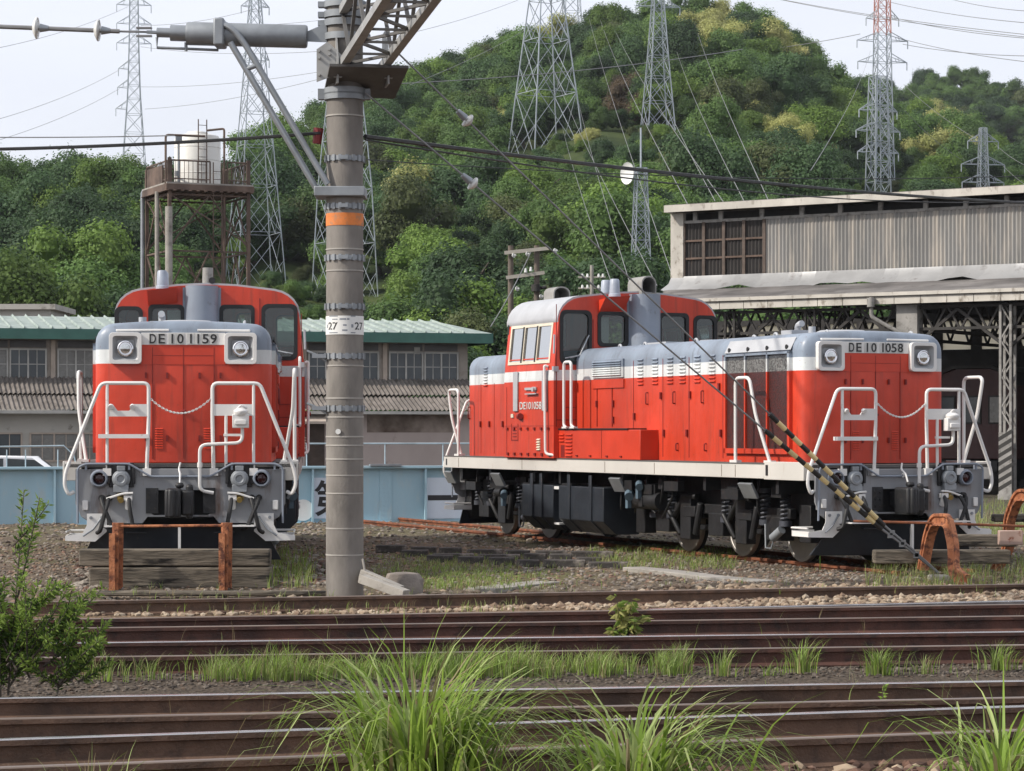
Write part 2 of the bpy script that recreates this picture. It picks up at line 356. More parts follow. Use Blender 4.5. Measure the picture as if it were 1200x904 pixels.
        m.box(-.42,.02,min(a,a+s*.33),max(a,a+s*.33),.41,.425); m.tube([(.0,a+s*.33,.52),(-.42,a+s*.33,.52),(-.42,a+s*.02,.52)], .013, 6); m.box(-.42,-.41,min(a,a+s*.33),max(a,a+s*.33),.41,.49); m.box(-.42,.02,a+s*.32-.006,a+s*.32+.006,.41,.48)
        st = fin(m, 'shunting_step', M_white)
        m = MB()
        for q in (-.10,.03): m.cyl((.035,a+s*q,.69),(.05,a+s*q,.69),.02,n=8)
        m.tube([(.045,a-s*.1,.69),(.06,a+.0,.55),(.09,a+s*.12,.47)], .012, 6); fin(m, 'bolt', M_galvd, st)
    # snow plough
    m = MB(); 
    for s in (-1,1):
        m.add([(.30,0,.58),(.02,s*1.0,.58),(-.22,s*1.22,.16),(.14,0,.16),(.26,0,.58),(-.02,s*1.0,.58),(-.26,s*1.22,.16),(.10,0,.16)], [(0,1,2,3),(4,7,6,5),(0,4,5,1),(1,5,6,2),(2,6,7,3)])
        m.box(-.5,.0,s*.55-.05,s*.55+.05,.3,.62); m.box(.1,.16,s*.45-.2,s*.45+.2,.5,.53)
    pl = fin(m, 'snow_plough', M_tank, bevel=.01)
    m = MB(); m.box(.27,.315,-.016,.016,.2,.585); m.box(.0,.3,-.9,.9,.585,.60); fin(m, 'plough_strip', M_white, pl)
    # handrails
    def rail(s, box):
        m = MB(); X = .03
        m.tube(bend([(-.02,s*1.29,1.0),(X,s*1.35,.97),(X,s*1.40,1.08),(X,s*1.385,1.25),(X,s*.96,2.325),(X,s*.385,2.325),(X,s*.385,1.9),(X,s*(.41 if s<0 else .40),1.22)],.07), .023, 8)
        m.tube([(X,s*.885,2.32),(X,s*.885,1.22)], .02, 8)
        for q in (.885,.405): m.box(X-.035,X+.035,s*q-.05,s*q+.05,1.2,1.29)
        m.plate([(s*.88,1.92),(s*.40,1.92),(s*.40,2.07),(s*.56,2.07),(s*.62,1.99),(s*.76,1.99),(s*.82,2.07),(s*.88,2.07)] if not box else [(s*.88,1.93),(s*.40,1.93),(s*.40,2.07),(s*.88,2.07)], [], lambda p, q, t: Vector((t,p,q)), X-.012, X+.012)
        if not box: m.box(X-.05,X+.05,min(s*.38,s*.99),max(s*.38,s*.99),1.655,1.705)
        h = fin(m, 'end_handrail', M_white)
        if box:
            m = MB(); y = s*.73; m.box(X+.015,X+.13,y-.10,y+.10,1.78,1.95); m.lathe([(.07,0),(.09,.03),(.09,.06),(.05,.09),(0,.09)], Matrix.Translation((X+.08,y,1.93)), 14); m.tube(bend([(X+.08,y-.06,1.98),(X+.1,y,2.06),(X+.08,y+.08,2.02)],.03), .016, 6); m.box(X+.13,X+.16,y-.07,y+.07,1.82,1.88)
            b = fin(m, 'brake_valve', M_white, h, bevel=.012)
            m = MB(); m.tube(bend([(X+.07,y+s*.02,1.79),(X+.07,y+s*.02,1.6),(X+.07,s*.235,1.575),(X+.06,s*.235,1.02),(X+.04,s*.40,.99)],.09,5), .022, 8); m.tube([(X,s*.55,1.93),(X,s*.55,1.25)], .02, 8); m.box(X-.01,X+.03,s*.55-.03,s*.73,1.68,1.71); m.cyl((X+.06,s*.235,1.30),(X+.06,s*.235,1.36),.032,n=10)
            fin(m, 'brake_pipe', M_white, h)
        else:
            m = MB()
            for q in (.84,.58): m.cyl((X+.012,s*q,2.045),(X+.05,s*q,2.03),.032,n=10)
            fin(m, 'lamp_hook', M_white, h)
    rail(-1, False); rail(1, True)
    m = MB(); n = 34                                  # chain of small links
    for i in range(n):
        q = -1+2*(i+.5)/n; y = q*.385; z = 2.16-.2*(1-q*q); sl = math.atan(.4*q/.385*1.0)
        Mx = Matrix.Translation((.035, y, z)) @ Matrix.Rotation(sl, 4, 'X') @ Matrix.Rotation(R(90*(i % 2)), 4, 'Y')
        pts = [Mx @ Vector((.009*math.cos(2*math.pi*k/8)*1, .019*math.sin(2*math.pi*k/8), 0)) for k in range(9)]
        m.tube(pts, .0065, 4, caps=False)
    fin(m, 'chain', M_white)
def bogie(root, name, xs):
    m = MB(); a, b = min(xs)-.75, max(xs)+.75
    for s in (-1,1):
        m.box(a,b,s*.80-.04,s*.80+.04,.52,.66)
        for x in xs:
            m.box(x-.22,x+.22,s*.93-.1,s*.93+.1,.30,.62); m.box(x-.42,x+.42,s*.96-.05,s*.96+.05,.60,.74)
        for x in ([(xs[i]+xs[i+1])/2 for i in range(len(xs)-1)]):
            m.box(x-.16,x+.16,s*1.0-.08,s*1.0+.08,.22,.88); m.box(x-.45,x+.45,s*.9-.03,s*.9+.03,.36,.44); m.tube([(x-.5,s*1.02,.48),(x-.1,s*1.05,.84),(x+.3,s*1.05,.84)],.045,8); m.box(x-.05,x+.32,s*1.05-.04,s*1.05+.06,.55,.7)
            m.tube([(x+.3,s*1.06,.3),(x+.45,s*1.06,.75)],.05,8); m.tube([(x-.3,s*1.0,.28),(x-.52,s*1.08,.62)],.04,8)
        m.box(a-.2,a+.1,s*.9-.1,s*.9+.1,.25,.8); m.box(b-.1,b+.2,s*.9-.1,s*.9+.1,.3,.8)
    m.box(a,b,-.7,.7,.5,.75)
    f = m.build(name, M_black, root, bevel=.012)
    for x in xs:
        m = MB(); m.cyl((x,-.5,.43),(x,.5,.43),.08); m.build('axle', M_black, f)
        for s in (-1,1):
            m = MB(); Mx = Matrix.Translation((x, s*.53, .43)) @ Matrix.Rotation(R(-90*s),4,'X')
            m.lathe([(.10,-.06),(.36,-.05),(.43,-.06),(.43,.055),(.385,.065),(.375,.03),(.14,.02),(.12,.09),(0,.09)], Mx, 36)
            m.lathe([(.382,.0),(.432,.0),(.4325,.06),(.425,.072),(.39,.074),(.382,.068)], Mx, 36, 1)
            m.build('wheel', [M_black, M_steel], f)
    for s in (-1,1):
        for x in xs:
            for d in (-.28,.28):
                if abs(x-xs[0])>.1 and abs(x-xs[-1])>.1 and d<0: continue
                m = MB(); n = 56
                m.tube([(x+d+.062*math.cos(2*math.pi*i/8), s*1.0+.062*math.sin(2*math.pi*i/8), .56+.40*i/n) for i in range(n+1)], .017, 6)
                m.cyl((x+d,s*1.0,.5),(x+d,s*1.0,.575),.09); m.cyl((x+d,s*1.0,.94),(x+d,s*1.0,1.0),.09)
                m.build('suspension_spring', M_springs, f)
        m = MB(); x = xs[-1]; m.cyl((x+.32,s*1.08,.46),(x+.14,s*1.12,.34),.06); m.tube([(x-.1,s*1.1,.52),(x-.05,s*1.12,.20),(x+.1,s*1.12,.20),(x+.2,s*1.1,.44)],.014,6); m.build('sanding_pipe', M_galvd, f)
    return f
M_strk = mat('sill_joint_dirt', (.28,.24,.20), .7)
M_springs = mat('spring_grey', (.06,.065,.08), .5, .2)
def hinge(mb, x, y, z, s): mb.box(x-.02, x+.02, min(y,y+s*.03), max(y,y+s*.03), z-.05, z+.05)
def locomotive(loc, rz, number, ds, label, idx):
    root = thing('diesel_locomotive', label, 'locomotive', loc, rz, 'red diesel locomotives in the yard')
    hx = -.62
    # frame
    m = MB()
    for s in (-1,1):
        a, b = sorted((s*1.40, s*1.425)); m.box(-LL+.04,-1.1,a,b,1.145,1.335); m.box(-1.1,-.03,a,b+.0,1.135,1.375)
        a, b = sorted((s*1.2, s*1.40)); m.box(-.05,-.03,a,b,1.14,1.37); m.box(-LL+.04,-LL+.06,a,b,1.14,1.335)
    sill = m.build('side_sill', M_sill, root, bevel=.006)
    for s in (-1,1):
        a, b = sorted((s*1.425, s*1.431))
        m = MB(); m.box(-1.09+.05,-1.09+.11,a,b,1.19,1.33); m.build('builders_plate', M_num, sill)
        m = MB(); m.box(-LL+.15,-LL+.2,a,b,1.19,1.30); m.build('builders_plate', M_num, sill)
        for x in (-1.9,-2.3,-4.4,-6.1,-9.3,-12.1): m = MB(); m.box(x-.004,x+.004,a,b-.003 if s > 0 else b,1.16,1.32); m.build('sill_joint', M_strk, sill)
    m = MB(); m.box(-LL+.03,-.03,-1.40,1.40,1.30,1.34); m.box(-LL+.05,-1.08,-1.43,1.43,1.336,1.352); m.build('deck', mat('deck_grey'+str(idx),(.10,.095,.09),.8), root)
    m = MB(); m.box(-LL+.1,-.1,-.85,.85,.72,1.28); m.box(-LL+.1,-.1,-1.35,1.35,1.16,1.29)
    for x in (-.9,-3.0,-5.7,-8.0,-10.9,-12.2): m.box(x-.04,x+.04,-1.33,1.33,.95,1.17)
    random.seed(3)
    for s in (-1,1):
        for k in range(26):
            x = random.uniform(-12.3,-.9); l = random.uniform(.1,.5); z = random.uniform(.72,1.08); y = s*random.uniform(1.0,1.28)
            m.box(x-l/2,x+l/2,y-.05,y+.05,z-.06,z+.08)
        for k in range(9):
            x = random.uniform(-12,-1); m.tube(bend([(x,s*1.2,1.15),(x,s*1.22,random.uniform(.6,.9)),(x+random.uniform(-.5,.5),s*1.15,random.uniform(.5,.7))],.08), .018, 6)
    m.build('underframe', M_black, root)
    for s in (-1,1):
        for (a, b) in ((-9.45,-8.2),(-7.98,-6.3)):
            m = MB(); y0, y1 = s*.75, s*1.36
            pr = [(y0,.92),(y1,.92),(y1,.40),(y1-s*.22,.20),(y0,.20)]
            m.plate(pr, [], lambda p, q, t: Vector((t,p,q)), a, b)
            for x in (a+.42,b-.45): m.plate([(y1,1.1),(y1+s*.025,1.1),(y1+s*.025,.40),(y1-s*.2,.19),(y1-s*.22,.21),(y1,.42)], [], lambda p, q, t: Vector((t,p,q)), x-.05, x+.05)
            tk = m.build('fuel_tank', M_tank, root, bevel=.012)
        a, b = sorted((s*1.2, s*1.345))
        for z0, z1 in ((.86,.905),(.30,.33)): m = MB(); m.box(-8.19,-7.99,a,b,z0,z1); m.build('tank_clip', M_sign, tk)
    for s in (-1,1):
        for x in (-12.75,-10.55,-5.85,-1.7):
            m = MB(); Mx = Matrix.Translation((x, s*1.33, .97)) @ Matrix.Rotation(R(-28*s),4,'X'); m.box(-.19,.19,-.02,.02,-.11,.12,0,Mx); m.build('step_light', M_galv, root, bevel=.006)
    for s in (-1,1):
        for xa, xb, zc, rr in ((-5.65,-4.7,.75,.13),(-2.5,-2.2,.98,.09),(-11.0,-10.75,.75,.08)): m = MB(); m.cyl((xa,s*1.15,zc),(xb,s*1.15,zc),rr); m.build('air_cylinder', M_black, root)
    M_valve = mat('pale_blue_valve'+str(idx),(.10,.15,.19),.5)
    for s in (-1,1):
        for (x,z,r) in ((-5.55,.85,.07),(-5.2,1.0,.06),(-10.4,.75,.06)): m = MB(); m.cyl((x,s*1.28,z),(x+.1,s*1.33,z-.05),r,n=10); m.box(x-.03,x+.05,s*1.3-.03,s*1.3+.03,z-.22,z); m.build('pipe_valve', M_valve, root)
    bogie(root, 'front_bogie', [-4.95,-3.25,-1.55]); bogie(root, 'rear_bogie', [-11.93,-10.09])
    end_gear(root, Matrix(), True, hx)
    end_gear(root, Matrix.Translation((-LL,0,0)) @ Matrix.Rotation(R(180),4,'Z'), False, hx)
    # ------------------------------------------------ long hood
    m = MB(); hood_mesh(m, -7.95, hx, 1.09, 3.12, 1.352, .24, R0=.02); hood = m.build('long_hood', M_hood, root, smooth=40)
    for s in (-1,1):
        m = MB(); y = s*1.09
        for x in (-5.8,-4.8,-3.95,-2.9): a, b = sorted((y, y+s*.004)); m.box(x-.008,x+.008,a,b,1.40,2.84)
        a, b = sorted((y,y+s*.012)); 
        for x, z in ((-5.75,2.0),(-4.85,2.3),(-4.75,1.75),(-4.0,1.75),(-3.9,2.3),(-2.95,1.75),(-7.1,2.2),(-6.5,2.2),(-6.5,1.95),(-3.0,2.4)): hinge(m,x,y,z,s)
        for x in (-7.1,-6.55): m.box(x-.005,x+.005,a,b-s*.008 if s>0 else b,1.85,2.45)
        for x in (-5.3,-4.4,-3.5): m.tube(bend([(x,y,2.35),(x,y+s*.04,2.35),(x,y+s*.04,2.18),(x,y,2.18)],.02),.01,5); m.tube(bend([(x+.1,y,1.6),(x+.1,y+s*.04,1.6),(x+.1,y+s*.04,1.5),(x+.1,y,1.5)],.02),.01,5)
        m.build('door_fitting', M_seam, hood)
    m = MB()
    fx = hx+.001
    for y in (-.38,.0,.38): m.box(fx,fx+.008,y-.003,y+.003,1.40,2.78)
    m.box(fx,fx+.008,-.38,.38,2.68,2.684)
    for y in (-.46,-.2,.2,.46): m.box(fx,fx+.025,y-.012,y+.012,2.40,2.47); m.box(fx,fx+.025,y-.012,y+.012,1.62,1.69)
    m.tube([(fx+.02,-.03,1.98),(fx+.03,.03,2.0)],.016,6)
    m.build('door_fitting', M_seam, hood)
    m = MB()
    for y in (-.30,.30):
        m = MB()
        for k in range(9): z = 1.54+.03*k; m.add([(fx,y-.05,z),(fx,y+.05,z),(fx+.012,y+.05,z-.012),(fx+.012,y-.05,z-.012)],[(0,1,2,3)])
        m.build('door_vent', M_red, hood)
    for s in (-1,1):
        y = s*1.09
        for j, x in enumerate((-5.55,-5.05,-4.55,-4.15,-3.68,-3.22)):
            m = MB(); louver(m, x-.09, x+.09, y, [2.86-.052*k for k in range(8)], s); m.build('louver', M_hood, hood, smooth=0)
        m = MB(); a, b = sorted((y,y+s*.03)); m.box(-7.25,-6.12,a,b,2.60,2.88)
        for k in range(7): louver(m,-7.2,-6.17,y+s*.03,[2.86-.034*k],s)
        m.box(-7.25,-6.12,*sorted((y,y+s*.02)),2.44,2.57)
        m.build('side_vent', M_hood, hood, smooth=0)
        # radiator screen
        m = MB(); a, b = sorted((y,y+s*.05)); x0, x1, z0, z1 = -2.80,-.92,1.47,2.84
        for q in (x0,x1-.06): m.box(q,q+.06,a,b,z0,z1)
        for q in (x0+.626,x0+1.253): m.box(q-.018,q+.018,a,b,z0,z1)
        m.box(x0,x1,a,b,z0,z0+.07); m.box(x0,x1,a,b,z1-.03,z1)
        rf = m.build('radiator_frame', M_hood, hood, smooth=0)
        m = MB(); a, b = sorted((y+s*.002,y+s*.022)); m.box(x0+.03,x1-.03,a,b,z0+.03,z1-.01); m.build('radiator_screen', M_rad, rf, smooth=0)
        m = MB(); m.add([(x0,y+s*.03,2.86),(x1,y+s*.03,2.86),(x1,y-s*.06,3.03),(x0,y-s*.06,3.03),(x0,y-s*.02,2.84),(x1,y-s*.02,2.84)],[(0,1,2,3),(0,4,5,1)]); fl = m.build('radiator_flap', M_roof, hood, smooth=0)
        m = MB()
        for q in range(4): x = x0+.12+q*.545; m.cyl((x,y+s*.015,2.90),(x,y+s*.028,2.90),.032,n=10)
        m.build('flap_hole', M_rubber, fl)
        # hand grips along the hood foot
        m = MB(); yy = s*1.38
        q0, q1, q2 = (-1.98,-1.58,-1.25) if s < 0 else (-.62,-.15,-.42)
        for rear in (0,1):
            m = MB(); m.tube(bend([(q0,yy,1.35),(q0,yy,2.50),(q1,yy,2.50),(q1+(q2-q1)*.4,yy-s*.02,2.0),(q2,s*1.25,1.37)],.10), .024, 8)
            m.box(q0-.1,q0+.1,yy-.04,yy+.04,1.35,1.385); m.box(q2-.1,q2+.1,s*1.25-.04,s*1.25+.04,1.35,1.385)
            if rear: m.v = [(-LL-x, -y, z) for x, y, z in m.v]
            m.build('side_handrail', M_white, root)
    # lamps and number board on the hood nose
    for s in (-1,1):
        m = MB(); y0, y1, z0, z1 = s*.71-.2, s*.71+.2, 2.575, 2.965; mf = lambda a, b, t: Vector((t,a,b))
        m.plate(rrect(y0,y1,z0,z1,.05), [rrect(y0+.045,y1-.045,z0+.045,z1-.045,.035)], mf, hx-.03, hx+.075)
        lb = m.build('headlight', M_white, hood, bevel=.008)
        m = MB(); o1 = rrect(y0+.045,y1-.045,z0+.045,z1-.045,.035); o2 = rrect(s*.71-.105,s*.71+.105,2.665,2.875,.03); n = len(o1)
        m.add([(hx+.068,a,b) for a, b in o1]+[(hx+.012,a,b) for a, b in o2], [(i,(i+1)%n,n+(i+1)%n,n+i) for i in range(n)]+[tuple(range(n,2*n))]); m.build('lamp_tray', M_tray, lb, smooth=0)
        X = Matrix.Translation((hx+.012,s*.71,2.765)) @ Matrix.Rotation(R(90),4,'Y')
        m = MB(); m.lathe([(.078,0),(.098,0),(.098,.05),(.085,.058),(.078,.05)], X, 24); m.build('lamp_ring', M_chrome, lb)
        m = MB(); m.lathe([(.08,.01),(.079,.04),(.06,.052),(.03,.06),(0,.063)], X, 20); m.build('lamp_lens', M_lens, lb)
        m = MB(); m.tube([(hx-.06,s*.16,2.995),(hx-.005,s*.18,2.997),(hx-.005,s*.82,2.992),(hx-.06,s*.84,2.99)],.016,6); m.build('rain_strip', M_white, hood)
    m = MB(); m.box(hx-.02,hx+.006,-.52,.52,2.57,2.815); m.build('nose_panel', M_red, hood)
    m = MB(); m.box(hx-.02,hx+.014,-.52,.52,2.815,2.965); nb = m.build('number_board', M_white, hood)
    TX = lambda y, z, x: Matrix(((0,0,1,x),(1,0,0,y),(0,1,0,z),(0,0,0,1)))
    slots = [-.375,-.265,-.135,-.035,.105 if number[-2]!='5' or number[-4:]!='1159' else .095,.185,.275,.375]
    chars = number.replace(' ','')
    for ch, y in zip(chars, slots):
        text('number_digit', ch, M_num, nb, TX(y,2.89,hx+.0195), .118, None if ch=='1' else .078, .004, .012)
    m = MB()
    for y in slots: m.box(hx+.014,hx+.0185,y-.048,y+.048,2.822,2.958)
    m.build('digit_plate', M_numplate, nb)
    # hood roof fittings
    for x, y in ((-7.0,-.75),(-6.0,-.8),(-4.3,-.8),(-2.9,-.6),(-2.0,-.75),(-.95,-.55),(-.95,.75),(-7.2,-.3),(-6.6,.5),(-3,.8)):
        m = MB(); m.tube([(x+.06*math.cos(R(30*k)), y, 3.05+.07*math.sin(R(30*k))) for k in range(7)], .018, 6); m.build('lifting_eye', M_roof, hood)
    m = MB(); m.lathe([(.35,3.06),(.35,3.13),(.3,3.15),(0,3.16)], Matrix.Translation((-1.5,0,0)), 24); m.box(-2.3,-2.0,-.5,-.2,3.05,3.17); m.tube(bend([(-2.1,-.35,3.1),(-2.1,-.35,3.24),(-1.98,-.35,3.26)],.08),.045,10); m.cyl((-1.35,-.55,3.05),(-1.35,-.55,3.19),.05); m.lathe([(.3,3.08),(.3,3.13),(0,3.14)], Matrix.Translation((-4.9,-.1,0)), 20); m.box(-6.9,-6.2,-.35,.35,3.1,3.15)
    m.build('roof_vent', M_roof, hood)
    # battery box along the walkway
    for s in (-1,1):
        m = MB(); a, b = sorted((s*1.08,s*1.39)); m.box(-7.9,-4.95,a,b,1.352,1.80); bx = m.build('equipment_box', M_red, root, bevel=.01)
        m = MB(); m.box(-7.93,-5.35,*sorted((s*1.07,s*1.405)),1.80,1.822); m.build('box_lid', M_black, bx)
        m = MB(); yy = s*1.39; louver(m,-7.62,-7.38,yy,[1.74-.055*k for k in range(7)],s); louver(m,-7.95+.08,-7.95+.26,yy,[1.74,1.69,1.64],s); m.build('box_louver', M_red, bx, smooth=0)
        m = MB(); a, b = sorted((yy,yy+s*.004)); m.box(-7.82,-7.68,a,b,1.37,1.56)
        for x in (-6.3,): m.box(x-.005,x+.005,a,b,1.37,1.79)
        for x in (-7.2,-6.7,-6.1,-5.6): m.box(x-.03,x+.03,a,yy+s*.02 if s>0 else b,1.39,1.41) if s>0 else m.box(x-.03,x+.03,yy-.02,yy,1.39,1.41)
        m.build('box_fitting', M_seam, bx)
    # ------------------------------------------------ short hood
    m = MB(); hood_mesh(m, -LL+.3, -9.8, 1.09, 3.12, 1.352, .24, R1=.02); sh = m.build('short_hood', M_hood, root, smooth=40)
    for s in (-1,1):
        m = MB(); y = s*1.09; a, b = sorted((y,y+s*.004))
        for x in (-11.9,-11.3,-10.7): m.box(x-.006,x+.006,a,b,1.4,2.6)
        for x, z in ((-11.9,1.9),(-11.5,1.9),(-10.9,1.9)): hinge(m,x,y,z,s)
        m.tube(bend([(-12.4,y,2.2),(-12.4,y+s*.04,2.2),(-12.4,y+s*.04,2.0),(-12.4,y,2.0)],.02),.01,5); m.build('door_fitting', M_seam, sh)
    for s in (-1,1):
        m = MB(); louver(m,-10.75,-10.2,s*1.09,[2.92-.052*k for k in range(8)],s); louver(m,-11.75,-11.6,s*1.09,[2.88-.05*k for k in range(7)],s); m.build('louver', M_hood, sh, smooth=0)
    m = MB(); m.box(-LL+.27,-LL+.31,-.52,.52,2.815,2.965)
    for s in (-1,1): m.box(-LL+.24,-LL+.32,s*.71-.2,s*.71+.2,2.575,2.965)
    m.build('rear_lamp_board', M_white, sh, bevel=.01)
    # ------------------------------------------------ cab
    x0, x1 = -9.92, -7.9
    def prof(w=1.48, cut=0):
        p = [(w,1.352),(w,2.62),(w-.025,2.95),(w-.085,3.50)]
        for k in range(1,7): t = R(15*k-8); p.append((w-.085-.44+.44*math.cos(t), 3.50+.40*math.sin(t)))
        p += [(.45,3.965),(0,3.985)]
        return p+[(-a,b) for a, b in reversed(p[:-1])]
    outl = prof()
    md_ = lambda a, b, z0, z1, r: rrect(a,b,z0,z1,r) if ds < 0 else rrect(-b,-a,z0,z1,r)
    wins = [md_(-.69,-.21,3.15,3.65,.07), md_(.38,.87,3.15,3.65,.07)]
    tall = md_(-1.345,-.85,2.86,3.665,.09)
    nar = md_(1.01,1.38,3.10,3.62,.09)
    wins += [tall, nar]; fr = lambda a, b, t: Vector((t,a,b))
    m = MB(); m.plate(outl, wins, fr, x1-.05, x1); m.plate(outl, [[(-p,q) for p, q in w] for w in wins[::1]][:2]+[[(-p,q) for p, q in nar]], fr, x0, x0+.05)
    m.box(x1-.55,x1+.0,-.02,.02,1.4,1.42)
    for s in (-1,1):
        def sidef(a, b, t, s=s):
            w = 1.48 if b <= 2.62 else (1.48-.025*(b-2.62)/.33 if b < 2.95 else 1.455-.06*(b-2.95)/.55)
            return Vector((a, s*(w-t), b))
        m.plate([(x0+.05,1.352),(x1-.05,1.352),(x1-.05,2.62),(x0+.05,2.62)], [], sidef, .0, .04)
        m.plate([(x0+.05,2.62),(x1-.05,2.62),(x1-.05,2.95),(x0+.05,2.95)], [[(x0+.15,2.86),(x1-.20,2.86),(x1-.20,2.93),(x0+.15,2.93)]], sidef, .0, .04)
        m.plate([(x0+.05,2.95),(x1-.05,2.95),(x1-.05,3.50),(x0+.05,3.50)], [], sidef, .3, .34) if False else None
        m.plate([(x0+.05,2.93),(x0+.15,2.93),(x0+.15,3.50),(x0+.05,3.50)], [], sidef, 0, .04); m.plate([(x1-.20,2.93),(x1-.05,2.93),(x1-.05,3.50),(x1-.20,3.50)], [], sidef, 0, .04)
    cab = m.build('cab', M_cab, root, smooth=0)
    m = MB()                                           # roof
    q = [p for p in prof() if p[1] > 3.45]; q2 = [(a*1.012, b+.03) for a, b in q]
    for a0, a1 in ((x0-.06, x1-.012),):
        n = len(q); vs = [(a0,a,b) for a, b in q2]+[(a1,a,b) for a, b in q2]+[(a0,a,b) for a, b in q]+[(a1,a,b) for a, b in q]
        fs = [(i,i+1,n+i+1,n+i) for i in range(n-1)]+[(2*n+i,3*n+i,3*n+i+1,2*n+i+1) for i in range(n-1)]+[(i,2*n+i,2*n+i+1,i+1) for i in range(n-1)]+[(n+i,n+i+1,3*n+i+1,3*n+i) for i in range(n-1)]+[(0,n,3*n,2*n),(n-1,3*n-1,4*n-1,2*n-1)]
        m.add(vs, fs)
    roof = m.build('cab_roof', M_roof, cab, smooth=40)
    # front and rear windows: rubber ring and pane
    def ring_of(w, k): 
        cx = sum(p[0] for p in w)/len(w); cy = sum(p[1] for p in w)/len(w)
        hw = max(p[0] for p in w)-cx; hh = max(p[1] for p in w)-cy
        return [(cx+(a-cx)*(1+k/hw), cy+(b-cy)*(1+k/hh)) for a, b in w]
    for w in wins:
        m = MB(); m.plate(ring_of(w,.03), [ring_of(w,-.028)], fr, x1-.03, x1+.014); wf = m.build('front_window', M_rubber, cab, smooth=0)
        m = MB(); m.plate(ring_of(w,-.02), [], fr, x1-.022, x1-.016); m.build('pane', M_glass, wf, smooth=0)
    for w in [[(-p,q) for p, q in v] for v in wins[:2]+[nar]]:
        m = MB(); m.plate(ring_of(w,.03), [ring_of(w,-.028)], fr, x0-.014, x0+.03); wf = m.build('rear_window', M_rubber, cab, smooth=0)
        m = MB(); m.plate(ring_of(w,-.02), [], fr, x0+.016, x0+.022); m.build('pane', M_glass, wf, smooth=0)
    for s in (-1,1):
        def sf(a, b, t, s=s): return Vector((a, s*(1.458-.065*(b-2.88)/.62+t), b))
        m = MB(); xs = [x0+.15, x0+.15+.555, x0+.15+1.11, x1-.20]
        holes = [[(xs[k]+.035,2.91),(xs[k+1]-.035,2.91),(xs[k+1]-.035,3.455),(xs[k]+.035,3.455)] for k in range(3)]
        m.plate([(xs[0]-.02,2.86),(xs[3]+.02,2.86),(xs[3]+.02,3.50),(xs[0]-.02,3.50)], holes, sf, -.025, .014); wf = m.build('side_window', M_cream, cab, smooth=0)
        m = MB(); m.plate([(xs[0],2.88),(xs[3],2.88),(xs[3],3.48),(xs[0],3.48)], [], sf, -.014, -.008); m.build('pane', M_glass2, wf, smooth=0)
        for k in (1,2): m = MB(); m.plate([(xs[k]-.05,2.89),(xs[k]+.005,2.89),(xs[k]+.005,3.47),(xs[k]-.05,3.47)], [], sf, .0145, .02); m.build('window_slide', M_rubber, wf, smooth=0)
        # door bars, handle, number, steps
        y = s*1.48
        for x in (-9.40,-8.22): m = MB(); a, b = sorted((y,y+s*.03)); m.box(x-.09,x+.09,a,b,2.10,2.745); m.build('door_bar', M_roof, cab, bevel=.008)
        m = MB(); a, b = sorted((y+s*.004,y+s*.03)); m.box(-9.0,-8.55,a,b,2.44,2.48); m.cyl((-8.62,y,2.45),(-8.62,y+s*.06,2.45),.04); m.box(-8.95,-8.5,*sorted((y,y+s*.05)),2.37,2.385)
        m.build('door_handle', M_roof, cab)
        Ms = Matrix(((1,0,0,-8.81),(0,0,-1,y-.004),(0,1,0,2.19),(0,0,0,1))) if s < 0 else Matrix(((-1,0,0,-8.81),(0,0,1,y+.004),(0,1,0,2.19),(0,0,0,1)))
        text('side_number', number.replace(' ',''), M_numplate, cab, Ms, .12, .88, .006, .01)
        m = MB(); a, b = sorted((y,y+s*.004)); m.box(x0+.1,x0+.115,a,b,1.4,2.5); m.box(x0+.02,x1,a,b,1.86,1.866)
        for k in range(7): x = x0+.12+k*.28; m.box(x,x+.06,*sorted((y,y+s*.025)),1.80,1.84); m.box(x+.02,x+.08,*sorted((y,y+s*.025)),1.39,1.43)
        m.box(-9.62,-9.60,a,b,1.62,1.9); m.box(-9.35,-9.33,a,b,1.62,1.9); m.box(-9.62,-9.33,a,b,1.62,1.64)
        for k in range(4): m.box(-9.56,-9.40,a,b,1.68+.05*k,1.70+.05*k)
        m.cyl((-9.3,y,2.02),(-9.12,y+s*.05,2.02),.05)
        m.build('cab_fitting', M_seam, cab)
        m = MB(); louver(m,-8.55,-8.42,y,[1.66-.04*k for k in range(5)],s); m.box(-9.6,-9.5,*sorted((y,y+s*.02)),2.0,2.06); m.build('cab_vent', M_cream, cab, smooth=0)
        m = MB(); yy = y+s*.035
        m.tube(bend([(-8.12,y,2.80),(-8.14,yy+s*.02,2.82),(-8.10,yy+s*.02,1.42),(-7.92,y-s*.02,1.40)],.07), .022, 8)
        m.build('cab_grab_rail', M_white, cab)
        m = MB(); m.tube(bend([(-7.55,s*1.41,1.83),(-7.66,s*1.41,1.86),(-7.66,s*1.41,2.86),(-7.38,s*1.41,2.86),(-7.38,s*1.41,1.86),(-7.26,s*1.41,1.83)],.08), .023, 8)
        for x in (-7.6,-7.3): m.box(x-.08,x+.08,s*1.39-.05,s*1.39+.02,1.822,1.85)
        m.build('walkway_handrail', M_white, root)
    # door on the front wall beside the hood
    m = MB(); s = ds
    a, b = sorted((s*.79, s*1.44)); ya, yb = a, b
    m.box(x1,x1+.006,a,a+.012,1.85,3.78); m.box(x1,x1+.006,b-.012,b,1.85,3.55); m.box(x1,x1+.006,a,b,1.95,1.962)
    m.box(x1,x1+.012,s*1.12-.15,s*1.12+.15,2.15,2.16); m.box(x1,x1+.012,s*.97-.006,s*.97+.006,2.15,2.58)
    m.build('door_seam', M_seam, cab)
